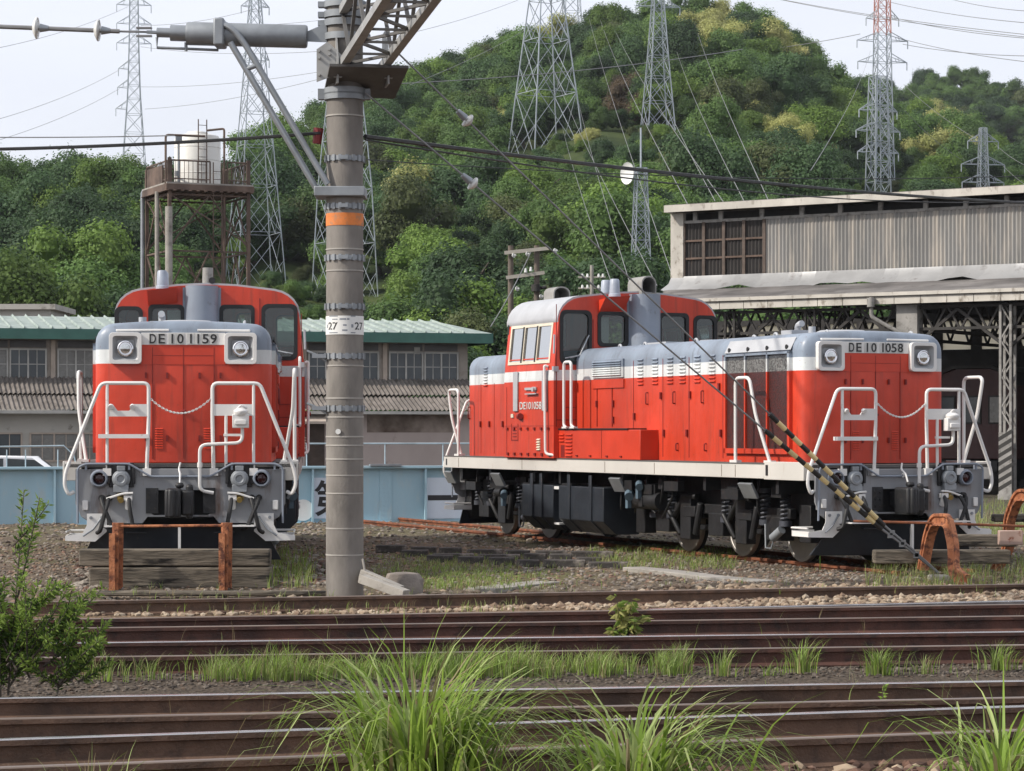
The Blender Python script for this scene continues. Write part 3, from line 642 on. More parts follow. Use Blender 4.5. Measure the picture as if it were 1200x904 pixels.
    m = MB(); m.tube([(x1+.03,s*.88,3.30),(x1+.05,s*1.05,2.98),(x1+.04,s*1.3,2.93)], .010, 6); m.tube([(x1+.05,s*.80,3.03),(x1+.055,s*1.22,2.94)],.012,6); m.box(x1,x1+.05,s*.80-.04,s*.80+.02,3.0,3.06)
    m.tube([(x1+.03,s*1.48,3.3),(x1+.03,s*1.49,3.0)],.018,6); m.box(x1,x1+.06,s*1.45-.06,s*1.45+.03,2.72,2.80)
    m.build('wiper', M_roof, cab)
    m = MB(); n = 14; vs = []
    for z in (2.95, 3.96): vs += [(x1+.30*math.sin(math.pi*i/n)**.7, -.25*math.cos(math.pi*i/n)-ds*.085, z) for i in range(n+1)]
    m.add(vs, [(i,i+1,n+2+i,n+1+i) for i in range(n)]+[tuple(range(n+1,2*n+2)), tuple(range(n+1))]); m.box(x1+.0,x1+.01,-.29-ds*.085,-.25-ds*.085,3.0,3.94); m.box(x1+.0,x1+.01,.25-ds*.085,.29-ds*.085,3.0,3.94)
    m.build('exhaust_casing', M_grey, cab, smooth=40)
    # roof fittings: ventilators, horns
    def cowl(x, y, z, w, h, d):
        m = MB(); o = [(y-w/2, z),(y-w/2, z+h*.6)]+[(y-w/2*math.cos(R(22.5*k)), z+h*.6+h*.4*math.sin(R(22.5*k))) for k in range(1,8)]+[(y+w/2, z+h*.6),(y+w/2, z)]
        inn = [(y+(a-y)*.86, z+(b-z)*.92) for a, b in o]
        m.plate(o, [inn[1:-1]+[(inn[-1][0], z+.02),(inn[0][0], z+.02)]], fr, x-d/2, x+d/2); m.plate(o, [], fr, x-d/2-.02, x-d/2)
        return m.build('roof_ventilator', M_vent, cab, smooth=40)
    M_vent = mat('ventilator_grey'+str(idx), (.30,.29,.27), .55, .2, spots=(.1,.08,.06)); 
    if idx == 0: cowl(-8.05,.14,3.97,.26,.29,.50); cowl(-9.3,-.80,3.87,.30,.27,.38)
    else:
        m = MB(); m.cyl((-8.0,0,3.96),(-8.0,0,4.25),.085,.08,16); m.lathe([(0,0),(.05,0),(.05,.03),(0,.03)], Matrix.Translation((-7.93,.07,4.05)) @ Matrix.Rotation(R(90),4,'Y'), 12, 1); m.build('roof_ventilator', [M_vent, M_rubber], cab)
    m = MB(); m.cyl((-9.5,.4,3.95),(-9.5,.4,4.06),.2,.16,14); m.build('chimney', M_grey, cab)
    hy = -.48 if ds < 0 else -.68
    m = MB(); m.add([(x1,hy-.22,3.86),(x1,hy+.22,3.93),(x1+.26,hy+.22,3.93),(x1+.26,hy-.22,3.88),(x1,hy-.22,3.66),(x1,hy+.22,3.70)], [(0,1,2,3),(0,3,4),(1,5,2),(3,2,5,4),(0,4,5,1)]); br = m.build('horn_bracket', M_red, cab, smooth=0)
    for (x, y) in ((x1+.13,hy),(x1-.20,hy)):
        m = MB(); m.lathe([(.1,-.02),(.095,.02),(.085,.03),(.075,.24),(.06,.262),(0,.265)], Matrix.Translation((x,y,3.93)), 18); m.build('horn_cover', M_horn, br)
    m = MB(); m.box(x0+.3,x1-.35,-.9,.9,1.36,2.55); m.box(x0+.4,x1-.9,-1.2,-.7,1.4,3.0); m.box(x1-.7,x1-.3,.5,1.1,2.4,3.05); m.box(x1-.6,x1-.3,-1.0,-.5,2.4,2.98); m.build('control_desk', M_inner, cab)
    m = MB(); m.box(x1-.28,x1-.22,-.62,-.42,3.1,3.6); m.build('curtain', M_sign, cab)
    return root
M_horn = mat('horn_pale_blue', (.36,.40,.47), .45)
locomotive((5.082,33.089,0), R(22.803-90), 'DE10 1058', -1, 'red diesel locomotive numbered DE10 1058, seen along its side beside the engine shed', 0)
locomotive((-4.038,30.794,.035), R(4.522-90), 'DE10 1159', 1, 'red diesel locomotive numbered DE10 1159, seen head on left of the concrete pole', 1)
# ---------------------------------------------------------------- ground and tracks
def snoise(x, y, s=1.0, seed=0):
    return (np.sin(x*1.3*s+seed)*np.cos(y*1.1*s+seed*2)+.6*np.sin(x*2.9*s-y*2.3*s+seed)+.4*np.cos(x*5.1*s+y*4.7*s+3*seed))/2
def gz(x, y):
    x = np.asarray(x, float); y = np.asarray(y, float)
    t = np.clip((y-27.5)/3, 0, 1); z = -.165+.10*t*t*(3-2*t)
    t2 = np.clip((y-45)/10, 0, 1); z = z-.04*t2
    strip = np.exp(-((y-19.6+.0*x)/1.0)**2)*.03
    return z+strip+.022*snoise(x, y, 1.0, 1)*(y < 60)
E_line = lambda u, t: 0
xs = np.concatenate([[-1500,-500,-200,-90,-45,-25,-18], np.arange(-14, 14.01, .28), [18,25,45,90,200,500,1500]])
ys = np.concatenate([[-40,2,8], np.arange(11, 58, .28), [60,64,70,80,95,120,200,500,1200,3000]])
XX, YY = np.meshgrid(xs, ys); ZZ = gz(XX, YY); nx, ny = len(xs), len(ys)
gv = np.stack([XX, YY, ZZ], -1).reshape(-1, 3)
gf = [(j*nx+i, j*nx+i+1, (j+1)*nx+i+1, (j+1)*nx+i) for j in range(ny-1) for i in range(nx-1)]
def ground_material():
    m, t, p = nodes('ground_gravel'); v = coords(t); a = N(t, 'VertexColor', layer_name='soil')
    n1 = noise(t, v, 16, 8, .7); n2 = noise(t, v, 1.2, 5, .6)
    vo = N(t, 'TexVoronoi', i_Scale=24.); L(t, v, vo.inputs['Vector'])
    c = mixc(t, 1., a.outputs[0], mixc(t, ramp(t, n1, .3, .7), (.55,.55,.55), (1.35,1.33,1.3)), 'MULTIPLY')
    c = mixc(t, 1., c, mixc(t, ramp(t, n2, .3, .7), (.75,.73,.7), (1.15,1.15,1.15)), 'MULTIPLY')
    c = mixc(t, .7, c, mixc(t, vo.outputs['Color'], (.55,.53,.5), (1.4,1.38,1.35)), 'MULTIPLY')
    L(t, c, p.inputs['Base Color']); p.inputs['Roughness'].default_value = .95; p.inputs['Specular IOR Level'].default_value = .15
    bump(t, p, vo.outputs['Distance'], .9, .03); return m
go = raw('ground', gv.tolist(), gf, ground_material(), smooth=True); tag(go, kind='structure')
att = go.data.color_attributes.new('soil', 'FLOAT_COLOR', 'POINT'); cc = np.ones((len(gv), 4))
def soil(x, y):
    n = snoise(x, y, .7, 4); n2 = snoise(x, y, 1.9, 9)
    c = np.array([.135,.11,.085])*np.ones((len(x), 3))
    def put(w, k): 
        w = np.clip(w, 0, 1)[:, None]; c[:] = c*(1-w)+np.array(k)*w
    put((y < 17.2)*1.0, (.105,.068,.05)); put(((y > 17.2) & (y < 22.5))*1., (.088,.071,.057)); put(((y > 22.5) & (y < 24.6))*1., (.07,.055,.045)); put(((y >= 24.6) & (y < 28.8))*1., (.20,.145,.10))
    put((y > 28.2)*1., (.15,.122,.095))
    gx, gy = -.7, 32.0
    g = np.exp(-((x-gx)/1.6)**2-((y-gy)/1.7)**2); put(g*1.4*(.7+.5*n2), (.13,.14,.05))
    put((y > 35)*np.clip(.3+.5*n, 0, .5), (.12,.12,.055)); put((y > 56)*1., (.11,.10,.085))
    return c
cc[:, :3] = soil(gv[:, 0], gv[:, 1]); att.data.foreach_set('color', cc.ravel())
RP = [(-.0635,-.153),(.0635,-.153),(.0635,-.142),(.012,-.120),(.0085,-.05),(.012,-.042),(.0325,-.036),(.0325,-.006),(.027,0),(-.027,0),(-.0325,-.006),(-.0325,-.036),(-.012,-.042),(-.0085,-.05),(-.012,-.120),(-.0635,-.142)]
def rail(a, b, mats, label=None, group=None, h=1.0, name='rail', ext=8, n=1):
    a, b = Vector(a), Vector(b); d = (b-a).normalized(); a2, b2 = a-d*ext, b+d*ext
    m = MB(); pr = [(p, q*h) for p, q in RP]; k = len(pr); pts = [a2+(b2-a2)*i/n for i in range(n+1)]
    m.sweep(pr, pts); m.m = [1 if (i < n*k and i % k == 8) or (i < n*k and i % k in (7,9)) else 0 for i in range(len(m.f))]
    o = m.build(name, mats, smooth=30); return tag(o, label, 'rail', group) if label else o
GR = 'rails crossing the foreground'
for (y0, y1, mm, tt, h, lab) in (
    (899,855,M_brown,M_topd,1.15,'dull brown rail nearest the camera, lowest in the picture'),
    (866,827,M_brown,M_top,1.1,'bright topped brown rail just behind the nearest dull rail'),
    (842,817,M_brown,M_topd,1.0,'dull brown rail close in front of the grassy strip, third from the camera'),
    (817.5,797.5,M_brown,M_top,1.0,'bright topped brown rail bordering the near edge of the grassy strip'),
    (771,755.5,M_brown2,M_topd,1.0,'dull rail half hidden by the grass tufts'),
    (754.1,740,M_brown2,M_top,1.0,'bright topped rail directly behind the grass tufts'),
    (737,721.6,M_brown2,M_topd,1.0,'dark reddish rail in front of the tan ballast, lower of two'),
    (726.5,708,M_brown2,M_topd,1.0,'dark reddish rail along the near edge of the tan ballast'),
    (706,684.3,M_brown,M_topd,1.0,'dull brown rail along the far edge of the tan ballast, passing the pole foot')):
    rail(G(0,y0), G(1200,y1), [mm, tt], lab, GR, h)
m = MB(); pr = [(-.05,-.10),(.05,-.10),(.05,-.006),(.045,0),(-.045,0),(-.05,-.006)]      # polished blade lying against the reddish rail
a, b = G(760,714.7)+Vector((0,.10,.001)), G(1290,703)+Vector((0,.16,.001)); m.sweep(pr, [a, b]); o = m.build('switch_blade', [M_top], smooth=30); tag(o, 'wide polished switch blade lying against the reddish rail', 'rail')
def track(loc, rz, x0, x1, lab, grp):
    Mt = Matrix.Translation(loc) @ Matrix.Rotation(rz, 4, 'Z')
    for s in (-1, 1):
        rail(Mt @ Vector((x0, s*.565, 0)), Mt @ Vector((x1, s*.565, 0)), [M_rust, M_rust], lab % ('left hand' if s < 0 else 'right hand'), grp, ext=0)
    k = 0
    for i in range(int((x1-x0)/.75)):
        m = MB(); m.box(-.1,.1,-1.02,1.02,-.22,-.142, 0, Mt @ Matrix.Translation((x0+.4+i*.75, 0, 0)))
        o = m.build('sleeper', M_wood, bevel=.01); tag(o, 'weathered timber sleeper under '+('the side-on locomotive' if 'side-on' in grp else 'the head-on locomotive'), 'sleeper', 'sleepers under '+grp.split('under ')[1])
track((5.082,33.089,-.0), R(22.803-90), -26, .9, 'rusty %s rail carrying the side-on locomotive', 'rails under the side-on locomotive')
track((-4.038,30.794,.035), R(4.522-90), -20, .6, 'rusty %s rail carrying the head-on locomotive', 'rails under the head-on locomotive')

# loose stones
ico = [(0,0,1)]+[(math.cos(R(72*k))*.9, math.sin(R(72*k))*.9, .42) for k in range(5)]+[(math.cos(R(72*k+36))*.9, math.sin(R(72*k+36))*.9, -.42) for k in range(5)]+[(0,0,-1)]
icf = [(0,1+k,1+(k+1)%5) for k in range(5)]+[(1+k,6+k,1+(k+1)%5) for k in range(5)]+[(1+(k+1)%5,6+k,6+(k+1)%5) for k in range(5)]+[(11,6+(k+1)%5,6+k) for k in range(5)]
ico, icf = np.array(ico), np.array(icf)
def stones(name, n, fx, smin, smax, mats, seed, lift=.3):
    g = np.random.default_rng(seed); p = fx(g, n); n = len(p)
    s = g.uniform(smin, smax, (n,1,1))*np.stack([g.uniform(.7,1.4,n), g.uniform(.7,1.4,n), g.uniform(.45,.9,n)], -1)[:, None, :]
    v = ico[None]*s*(1+g.uniform(-.28,.28,(n,12,1))); a = g.uniform(0, 6.28, n); c, sn = np.cos(a)[:, None], np.sin(a)[:, None]
    x = v[..., 0]*c-v[..., 1]*sn; y = v[..., 0]*sn+v[..., 1]*c; z = v[..., 2]+gz(p[:, 0], p[:, 1])[:, None]+s[:, :, 2]*lift
    vv = np.stack([x+p[:, :1], y+p[:, 1:2], z], -1).reshape(-1, 3)
    ff = (icf[None]+12*np.arange(n)[:, None, None]).reshape(-1, 3); mi = np.repeat(g.integers(0, len(mats), n), 20)
    return tag(raw(name, vv.tolist(), ff.tolist(), mats, mi=mi.tolist()), kind='stuff')
def band(v0a, v0b, v1a, v1b, u0=-60, u1=1260, z=-.14, far=None):
    def fx(g, n):
        u = g.uniform(u0, u1, n); t = g.uniform(0, 1, n); f = u/1200
        d0 = F*(H-z)/((v0a+(v0b-v0a)*f)-V0); d1 = F*(H-z)/((v1a+(v1b-v1a)*f)-V0)
        d = d0+(d1-d0)*t; return np.stack([(u-600)*d/F, d], -1)
    return fx
def cols(name, cs): return [mat(name+str(i), c, .95, var=.25, scale=8, spec=.2) for i, c in enumerate(cs)]
tan = cols('stone_tan', [(.32,.245,.175),(.25,.185,.13),(.38,.31,.235),(.20,.14,.10)]); gry = cols('stone_grey', [(.155,.13,.108),(.22,.188,.16),(.10,.082,.068),(.26,.23,.195)]); red = cols('stone_brown', [(.13,.075,.055),(.19,.12,.09),(.09,.055,.042)])
stones('tan_ballast', 4200, band(722,706,712,692), .022, .05, tan, 1)
stones('tan_ballast', 900, band(716,700,708,688,300,1260), .025, .05, tan, 11)
drk = cols('stone_dark', [(.085,.070,.057),(.125,.105,.088),(.058,.048,.041),(.10,.072,.055)])
stones('grey_ballast', 5200, band(812,793,776,762), .008, .022, drk+gry[:1], 2)
stones('brown_ballast', 1200, band(960,905,905,860), .02, .05, red+tan[:1], 3)
stones('yard_gravel', 12000, band(698,680,640,640,-60,1260,-.06), .012, .034, gry+tan[1:2]+red[1:2], 4, .15)
stones('yard_gravel', 1800, band(690,668,655,640,90,420,-.06), .025, .07, gry+red, 6, .1)
stones('yard_gravel', 6000, band(640,640,600,600,-60,1260,-.06), .02, .05, gry+tan[1:2], 5, .1)

# ---------------------------------------------------------------- frames for walls that run at an angle
class Fr:
    def __init__(s, a, b):
        s.o = Vector((a.x, a.y, 0)); e = Vector((b.x-a.x, b.y-a.y, 0)); s.len = e.length; s.e = e.normalized(); s.n = Vector((s.e.y, -s.e.x, 0)); s.rz = math.atan2(s.e.y, s.e.x)
    def at(s, u, v, t=0):           # local (x along, z) of the point seen at pixel u, v on the plane t metres in front of the wall
        k = (u-600)/F; o = s.o+s.n*t; q = (k*o.y-o.x)/(s.e.x-k*s.e.y); d = o.y+q*s.e.y
        return q, H-(v-V0)*d/F
# long two-storey building on the left; local y is negative towards the camera
fb = Fr(P(0,V0,75), P(548,V0,79)); L0, L1 = -14., fb.len
bt = thing('railway_office', 'long two storey building with pale green roof and lean-to behind the blue girder', 'building', fb.o, fb.rz)
M_wallu = mat('wall_brownish', (.33,.29,.25), .9, var=.15, spots=(.12,.09,.07), spot_scale=2)
M_walll = mat('wall_pinkish', (.43,.36,.33), .9, var=.12, scale=1, spots=(.13,.09,.065), spot_scale=1.5, spot=(.6,.75), stretch=(1,1,.5))
M_wallw = mat('wall_offwhite', (.42,.40,.36), .9, var=.12, scale=1, spots=(.16,.14,.12), spot_scale=2.5, spot=(.56,.7))
M_groof = mat('green_roof', (.24,.31,.275), .6, var=.25, c2=(.36,.41,.38), spots=(.24,.27,.24), spot_scale=1.5); M_fascia = mat('green_fascia', (.045,.13,.105), .6, var=.15)
M_tile = mat('corrugated_cement', (.17,.15,.135), .9, var=.35, scale=1.2, spots=(.07,.06,.05), spot_scale=3, spot=(.5,.7)); M_frame = mat('window_frame_pale', (.42,.41,.38), .6); M_post = mat('post_timber', (.42,.35,.29), .8, var=.2)
M_pane = mat('dark_pane', (.06,.07,.075), .15, var=.3, scale=.8); M_pane2 = mat('curtain_and_lit_pane', (.20,.195,.18), .25, var=.25, scale=1.5); M_darkwin = mat('transom_dark', (.07,.065,.06), .4)
zA = lambda u, v, t=0: fb.at(u, v, t)[1]
zr, zf, zw0, zl1, zl0 = zA(300,388,.6), zA(300,400,.6), zA(300,443), zA(300,444), zA(300,483,2.5)
m = MB(); m.box(L0,L1,0,9,zl1-.4,zf+.05); m.box(L0,L1-3.,-2.2,0,-.2,zl0+.1) if False else None; m.build('upper_wall', M_wallu, bt)
m = MB(); m.box(L0,L1-.0,-2.2,8,-.2,zl0+.02); m.build('lower_wall', M_walll, bt)
m = MB(); m.box(L0,fb.at(130,V0,2.2)[0],-2.215,-2.2,.6,zl0-.0); m.build('wall_panel', M_wallw, bt)
# roof with standing seams
m = MB(); x1 = fb.at(577,V0,.6)[0]; m.add([(L0,-.6,zr),(x1,-.6,zr),(x1-.8,3.6,zr+.55),(L0,3.6,zr+.55),(L0,8,zr),(x1,8,zr)], [(0,1,2,3),(3,2,5,4),(1,5,2)])
n = 70
for i in range(n):
    x = L0+(x1-.5-L0)*i/n; m.add([(x-.03,-.6,zr+.005),(x+.03,-.6,zr+.005),(x+.03,3.6,zr+.555),(x-.03,3.6,zr+.555),(x,-.6,zr+.07),(x,3.6,zr+.62)], [(0,4,5,3),(4,1,2,5),(0,1,4)])
rf = m.build('roof', M_groof, bt, smooth=0)
m = MB(); m.box(L0,x1,-.62,-.55,zf,zr); m.box(x1-.03,x1+.03,-.6,8,zf,zr); m.box(L0,x1,-.55,8,zf+.1,zf+.12); m.build('fascia', M_fascia, rf)
# lean-to of corrugated sheets
def corrugated(mb, x0, x1, pa, pb, per=.14, amp=.028):      # pa, pb = (y, z) of the top and bottom edges
    k = int((x1-x0)/per*4); d = Vector((0, pb[0]-pa[0], pb[1]-pa[1])).normalized(); nn = Vector((0, d.z, -d.y)); nn = -nn if nn.z < 0 else nn
    vs = []
    for i in range(k+1):
        x = x0+(x1-x0)*i/k; o = nn*amp*math.sin(i*math.pi/2)
        vs += [(x, pa[0]+o.y, pa[1]+o.z), (x, pb[0]+o.y, pb[1]+o.z)]
    mb.add(vs, [(2*i, 2*i+2, 2*i+3, 2*i+1) for i in range(k)])
m = MB(); mid = (-1.25, (zl1+zl0)/2+.02); corrugated(m, L0, L1, (0.0, zl1+.02), (mid[0]-.1, mid[1]+.0)); corrugated(m, L0, L1, (mid[0], mid[1]-.04), (-2.6, zl0+.06)); lr = m.build('lean_to_roof', M_tile, bt, smooth=60)
m = MB(); m.box(L0,L1,-2.68,-2.6,zl0-.06,zl0+.03); m.build('gutter', M_frame, lr)
zt0, zt1 = zA(300,411), zA(300,445)-.05
def window(parent, x, w, z0, z1, y, mp, fm, bars=1, rows=1):
    m = MB(); t = .05; f = lambda a, b, q: Vector((a, y-q, b)); ww = (w-t*(bars+1))/bars; holes = []
    for i in range(bars): holes.append([(x+t+i*(ww+t), z0+t),(x+t+i*(ww+t)+ww, z0+t),(x+t+i*(ww+t)+ww, z1-t),(x+t+i*(ww+t), z1-t)])
    m.plate([(x,z0),(x+w,z0),(x+w,z1),(x,z1)], holes, f, .002, .06)
    for i in range(bars):
        h = holes[i]
        for r in range(1, rows+1): zz = z0+(z1-z0)*r/(rows+1); m.box(h[0][0],h[1][0],y-.03,y-.012,zz-.012,zz+.012)
        m.box((h[0][0]+h[1][0])/2-.012,(h[0][0]+h[1][0])/2+.012,y-.03,y-.012,h[0][1],h[2][1])
    o = m.build('window', fm, parent, smooth=0)
    m = MB(); m.box(x+.01,x+w-.01,y-.02,y-.004,z0+.01,z1-.01); m.build('pane', mp, o, smooth=0)
random.seed(5); x = L1-.28
while x > L0+1.5:
    for k in range(2):
        w = 1.1; x -= w+.03; window(bt, x, w, zt0-(zt0-zt1)-.0 if False else zt1, zt0, 0, M_pane if x > 9 or random.random() < .25 else M_pane2, M_frame, 2 if x > 9 else 2, 1)
        m = MB(); m.box(x+.02,x+w-.02,-.02,.0,zt0+.03,zf-.02); m.build('transom', M_darkwin, bt)
    x -= .28; m = MB(); m.box(x+.09,x+.22,-.08,0,zt1-.1,zf); m.build('post', M_post, bt)
xl = fb.at(128,V0,2.2)[0]; zq0, zq1 = zA(60,546,2.2), zA(60,507,2.2)
while xl > L0+2:
    xl -= 2.3; window(bt, xl, 2.1, .9, zq1, -2.2, M_pane2 if random.random() < .5 else M_pane, M_post, 3, 1)
a, b = fb.at(358,V0,2.2)[0], fb.at(380,V0,2.2)[0]; m = MB(); m.box(a,b,-2.24,-2.2,0,zA(370,497,2.2)); m.build('door', mat('door_brown',(.06,.04,.03),.7,var=.4), bt)
a, b = fb.at(350,V0,2.2)[0], fb.at(384,V0,2.2)[0]; m = MB(); m.add([(a,-2.2,zA(370,484,2.2)),(b,-2.2,zA(370,484,2.2)),(b,-2.9,zA(370,495,2.6)),(a,-2.9,zA(370,495,2.6))],[(0,1,2,3)]); m.box(a,b,-2.95,-2.88,zA(370,497,2.6),zA(370,494,2.6)); m.build('door_canopy', M_post, bt)
m = MB(); a, b = fb.at(430,V0,2.2)[0], fb.at(530,V0,2.2)[0]; m.box(a,b,-2.206,-2.2,zA(470,507,2.2),zl0-.02); m.build('stained_band', mat('stained_plaster', (.13,.085,.06), .9, var=.4, scale=1.5, c2=(.34,.28,.24)), bt)
m = MB(); a = fb.at(485,V0)[0]; m.box(a,a+.18,-.06,-.0,zf-.33,zf-.12); m.build('vent_cover', M_frame, bt)
fb2 = P(-20,V0,95)
m = MB(); m.box(-5,5,-2,2,0,H-(366-V0)*95/F); m.box(-5.2,5.2,-2.2,2.2,H-(366-V0)*95/F,H-(363-V0)*95/F+.1); o = m.build('distant_building', M_wallw); o.location = (P(-85,V0,95).x,95,0); tag(o, 'pale flat roofed building peeking over the green roof far left', 'building')

# ---------------------------------------------------------------- blue plate girder with railing
M_blue = mat('girder_blue', (.33,.49,.57), .6, var=.12, scale=1.2, spots=(.40,.48,.50), spot_scale=4, spot=(.52,.7), stretch=(1,1,.3)); M_bluew = mat('girder_panel_pale', (.60,.66,.74), .5, var=.05)
fg = Fr(P(0,V0,50.5), P(560,V0,52.5)); zt, zb = fg.at(300,549.5)[1], -.12
g = thing('plate_girder', 'long pale blue steel plate girder across the yard with white lettered panels', 'girder bridge', fg.o, fg.rz)
GX0, GX1 = -9., fg.len+4
m = MB(); m.box(GX0,GX1,0,.05,zb,zt); web = m.build('girder_web', M_blue, g)
m = MB(); m.box(GX0,GX1,-.14,.2,zt,zt+.05); m.build('top_flange', M_blue, g, bevel=.005); m = MB(); m.box(GX0,GX1,-.14,.2,zb-.02,zb+.03); m.build('bottom_flange', M_blue, g)
for u in (-40, 64, 150, 250, 366, 498, 560): x = fg.at(u,V0)[0]; m = MB(); m.box(x-.02,x+.02,-.12,0,zb+.03,zt); m.build('stiffener', M_blue, g)
x = fg.at(452,V0)[0]; m = MB(); m.box(x-.13,x+.13,-.015,0,zb+.03,zt)
for i in range(4):
    for j in range(12): xx = x-.10+.066*i; zz = zb+.1+(zt-zb-.15)*j/11; m.cyl((xx,-.015,zz),(xx,-.024,zz),.011,n=6)
m.build('riveted_splice', M_blue, g)
m = MB(); m.box(x-.35,x+.3,-.2,.0,zt+.05,zt+.09); m.build('splice_plate', M_galv, g)
for u0, u1, ch in ((367.5,420,'第'),(499,565,'一')):
    a, b = fg.at(u0,V0)[0], fg.at(u1,V0)[0]; z0, z1 = fg.at(u0,608)[1], fg.at(u0,560)[1]
    m = MB(); m.box(a,b,-.014,-.0,z0,z1); pn = m.build('lettered_panel', M_bluew, g, smooth=0)
    Mt = Matrix(((1,0,0,(a+b)/2-(.10 if ch=='第' else .0)),(0,0,-1,-.016),(0,1,0,(z0+z1)/2),(0,0,0,1)))
    if ch == '第': text('lettering', ch, M_num, pn, Mt, .74, .70, .004, .018)
    else:
        m = MB(); m.box(a+.04,b-.06,-.019,-.014,fg.at(u0,586.5)[1],fg.at(u0,580.5)[1]); m.build('lettering', M_num, pn)
m = MB(); x = fg.at(355,V0)[0]; m.lathe([(.0,0),(.22,.0),(.22,.02),(0,.02)], Matrix.Translation((x,-.015,fg.at(355,598)[1])) @ Matrix.Rotation(R(90),4,'X'), 24); m.build('white_disc', M_sign, g)
M_prail = mat('railing_pale_blue', (.38,.47,.52), .5)
rl = thing('railing', 'thin pale blue handrail standing along the top of the blue girder', 'railing', fg.o+Vector((0,0,zt+.05)), fg.rz)
hr = fg.at(480,520)[1]-zt-.05
m = MB(); xA = fg.at(75,V0)[0]; m.tube([(GX0,.1,hr*.62),(xA,.1,hr*.92),(xA+.2,.1,hr*.5),(xA+.25,.1,0)], .014, 6); m.tube([(fg.at(120,V0)[0],.1,hr),(GX1,.1,hr)], .016, 6); m.build('top_rail', M_prail, rl)
for u in (8,30,68,120,200,290,360,452,520): x = fg.at(u,V0)[0]; m = MB(); m.cyl((x,.1,0),(x,.1,hr*(.75 if u<75 else 1)),.014,n=6); m.build('railing_post', M_prail, rl)
# parked car behind the girder
cp = P(20,V0,58); car = thing('parked_car', 'white car parked behind the blue girder, only its roof showing', 'car', (cp.x+.05,58.4,-.20), R(10))
m = MB(); pr = [(-2.1,.35),(2.0,.35),(2.1,.62),(1.95,.80),(1.0,.90),(.35,1.40),(-1.2,1.43),(-1.9,1.0),(-2.1,.92)]
m.plate(pr, [], lambda a, b, t: Vector((a,t,b)), -.78, .78); M_carw = mat('car_white', (.75,.76,.78), .25, var=.03); m.build('body', M_carw, car, bevel=.08, smooth=30)
for s in (-1,1):
    m = MB(); m.plate([(.82,.94),(.28,1.33),(-.35,1.36),(-.35,.94)], [], lambda a, b, t: Vector((a,t,b)), s*.775, s*.788); m.build('side_glass', M_pane, car); m = MB(); m.plate([(-.42,.94),(-.42,1.36),(-1.12,1.36),(-1.6,1.0)], [], lambda a, b, t: Vector((a,t,b)), s*.775, s*.788); m.build('side_glass', M_pane, car)
    for x in (-1.3,1.3): m = MB(); m.cyl((x,s*.62,.31),(x,s*.80,.31),.31,n=24); w = m.build('wheel', M_rubber, car); m = MB(); m.cyl((x,s*.80,.31),(x,s*.81,.31),.19,n=16); m.build('rim', M_chrome, w)
m = MB(); m.add([(.99,-.66,.94),(.99,.66,.94),(.42,.6,1.36),(.42,-.6,1.36)],[(0,1,2,3)]); m.build('windscreen', M_pane, car)

# ---------------------------------------------------------------- engine shed on the right; local y negative towards the camera
fs = Fr(P(788,V0,80), P(1200,V0,73.5)); SX = fs.len+16
sh = thing('engine_shed', 'open fronted engine shed with corrugated clerestory and lattice columns on the right', 'shed', fs.o, fs.rz)
M_corr = mat('grey_corrugated', (.235,.23,.22), .8, var=.2, scale=.9, spots=(.36,.33,.29), spot_scale=2.6, spot=(.48,.62), stretch=(1,1,.1)); M_corrd = mat('dark_corrugated', (.032,.028,.026), .8, var=.3, scale=2, spots=(.09,.05,.03), spot_scale=4, spot=(.6,.8), stretch=(1,1,.3))
M_white_w = mat('weathered_white_timber', (.50,.47,.42), .85, var=.2, scale=1.5, spots=(.15,.12,.09), spot_scale=4, spot=(.55,.72), stretch=(1,1,.6)); M_sheet = mat('crumpled_sheet', (.36,.36,.36), .45, .3, var=.2, scale=.8, spots=(.15,.13,.12), spot_scale=1.6, spot=(.58,.75), bmp=.6, bscale=2.5)
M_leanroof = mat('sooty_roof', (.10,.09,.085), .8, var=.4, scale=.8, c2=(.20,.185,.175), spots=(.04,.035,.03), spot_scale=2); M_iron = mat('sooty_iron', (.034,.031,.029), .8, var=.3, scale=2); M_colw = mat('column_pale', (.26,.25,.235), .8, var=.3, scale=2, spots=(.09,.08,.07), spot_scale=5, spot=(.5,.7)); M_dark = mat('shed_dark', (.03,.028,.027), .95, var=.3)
z_ = lambda u, v, t=0: fs.at(u, v, t)[1]
rt, rb = z_(990,231), z_(990,239.5); ct, cb = z_(990,252), z_(990,317); bb = z_(990,335); EV = 4.2; et, eb = z_(1020,344.5,EV), z_(1020,357,EV)
xw = fs.at(802,V0)[0]; xd = fs.at(896,V0)[0]
m = MB(); corrugated(m, xd, SX, (-.0,ct), (-.0001,cb), .125, .022); m.build('clerestory_cladding', M_corr, sh, smooth=60)
m = MB(); corrugated(m, xw, xd, (.03,ct), (.0299,cb), .125, .022); wd = m.build('dark_cladding', M_corrd, sh, smooth=60)
m = MB()
for k in range(5): x = xw+(xd-xw)*k/4; m.box(x-.05,x+.05,-.05,.02,cb,ct)
m.build('mullion', mat('mullion_rusty',(.095,.070,.056),.8,var=.4,scale=3), wd)
m = MB()
for k in (.33,.66): z = cb+(ct-cb)*k; m.box(xw,xd,-.03,.02,z-.03,z+.03)
m.build('glazing_bar', mat('bar_rusty',(.11,.072,.054),.8,var=.4,scale=3), wd)
m = MB(); m.box(-.02,xw,-.08,.1,cb-.05,rb); m.build('corner_board', M_white_w, sh)
m = MB(); a = fs.at(778,V0,.5)[0]; m.box(a,SX,-.5,-.38,rb,rt); m.box(a,a+.1,-.38,9,rb,rt); rfm = m.build('roof_edge', M_white_w, sh)
m = MB(); m.box(a,SX,-.45,9,rt-.05,rt+.02); m.build('roof_deck', M_leanroof, sh)
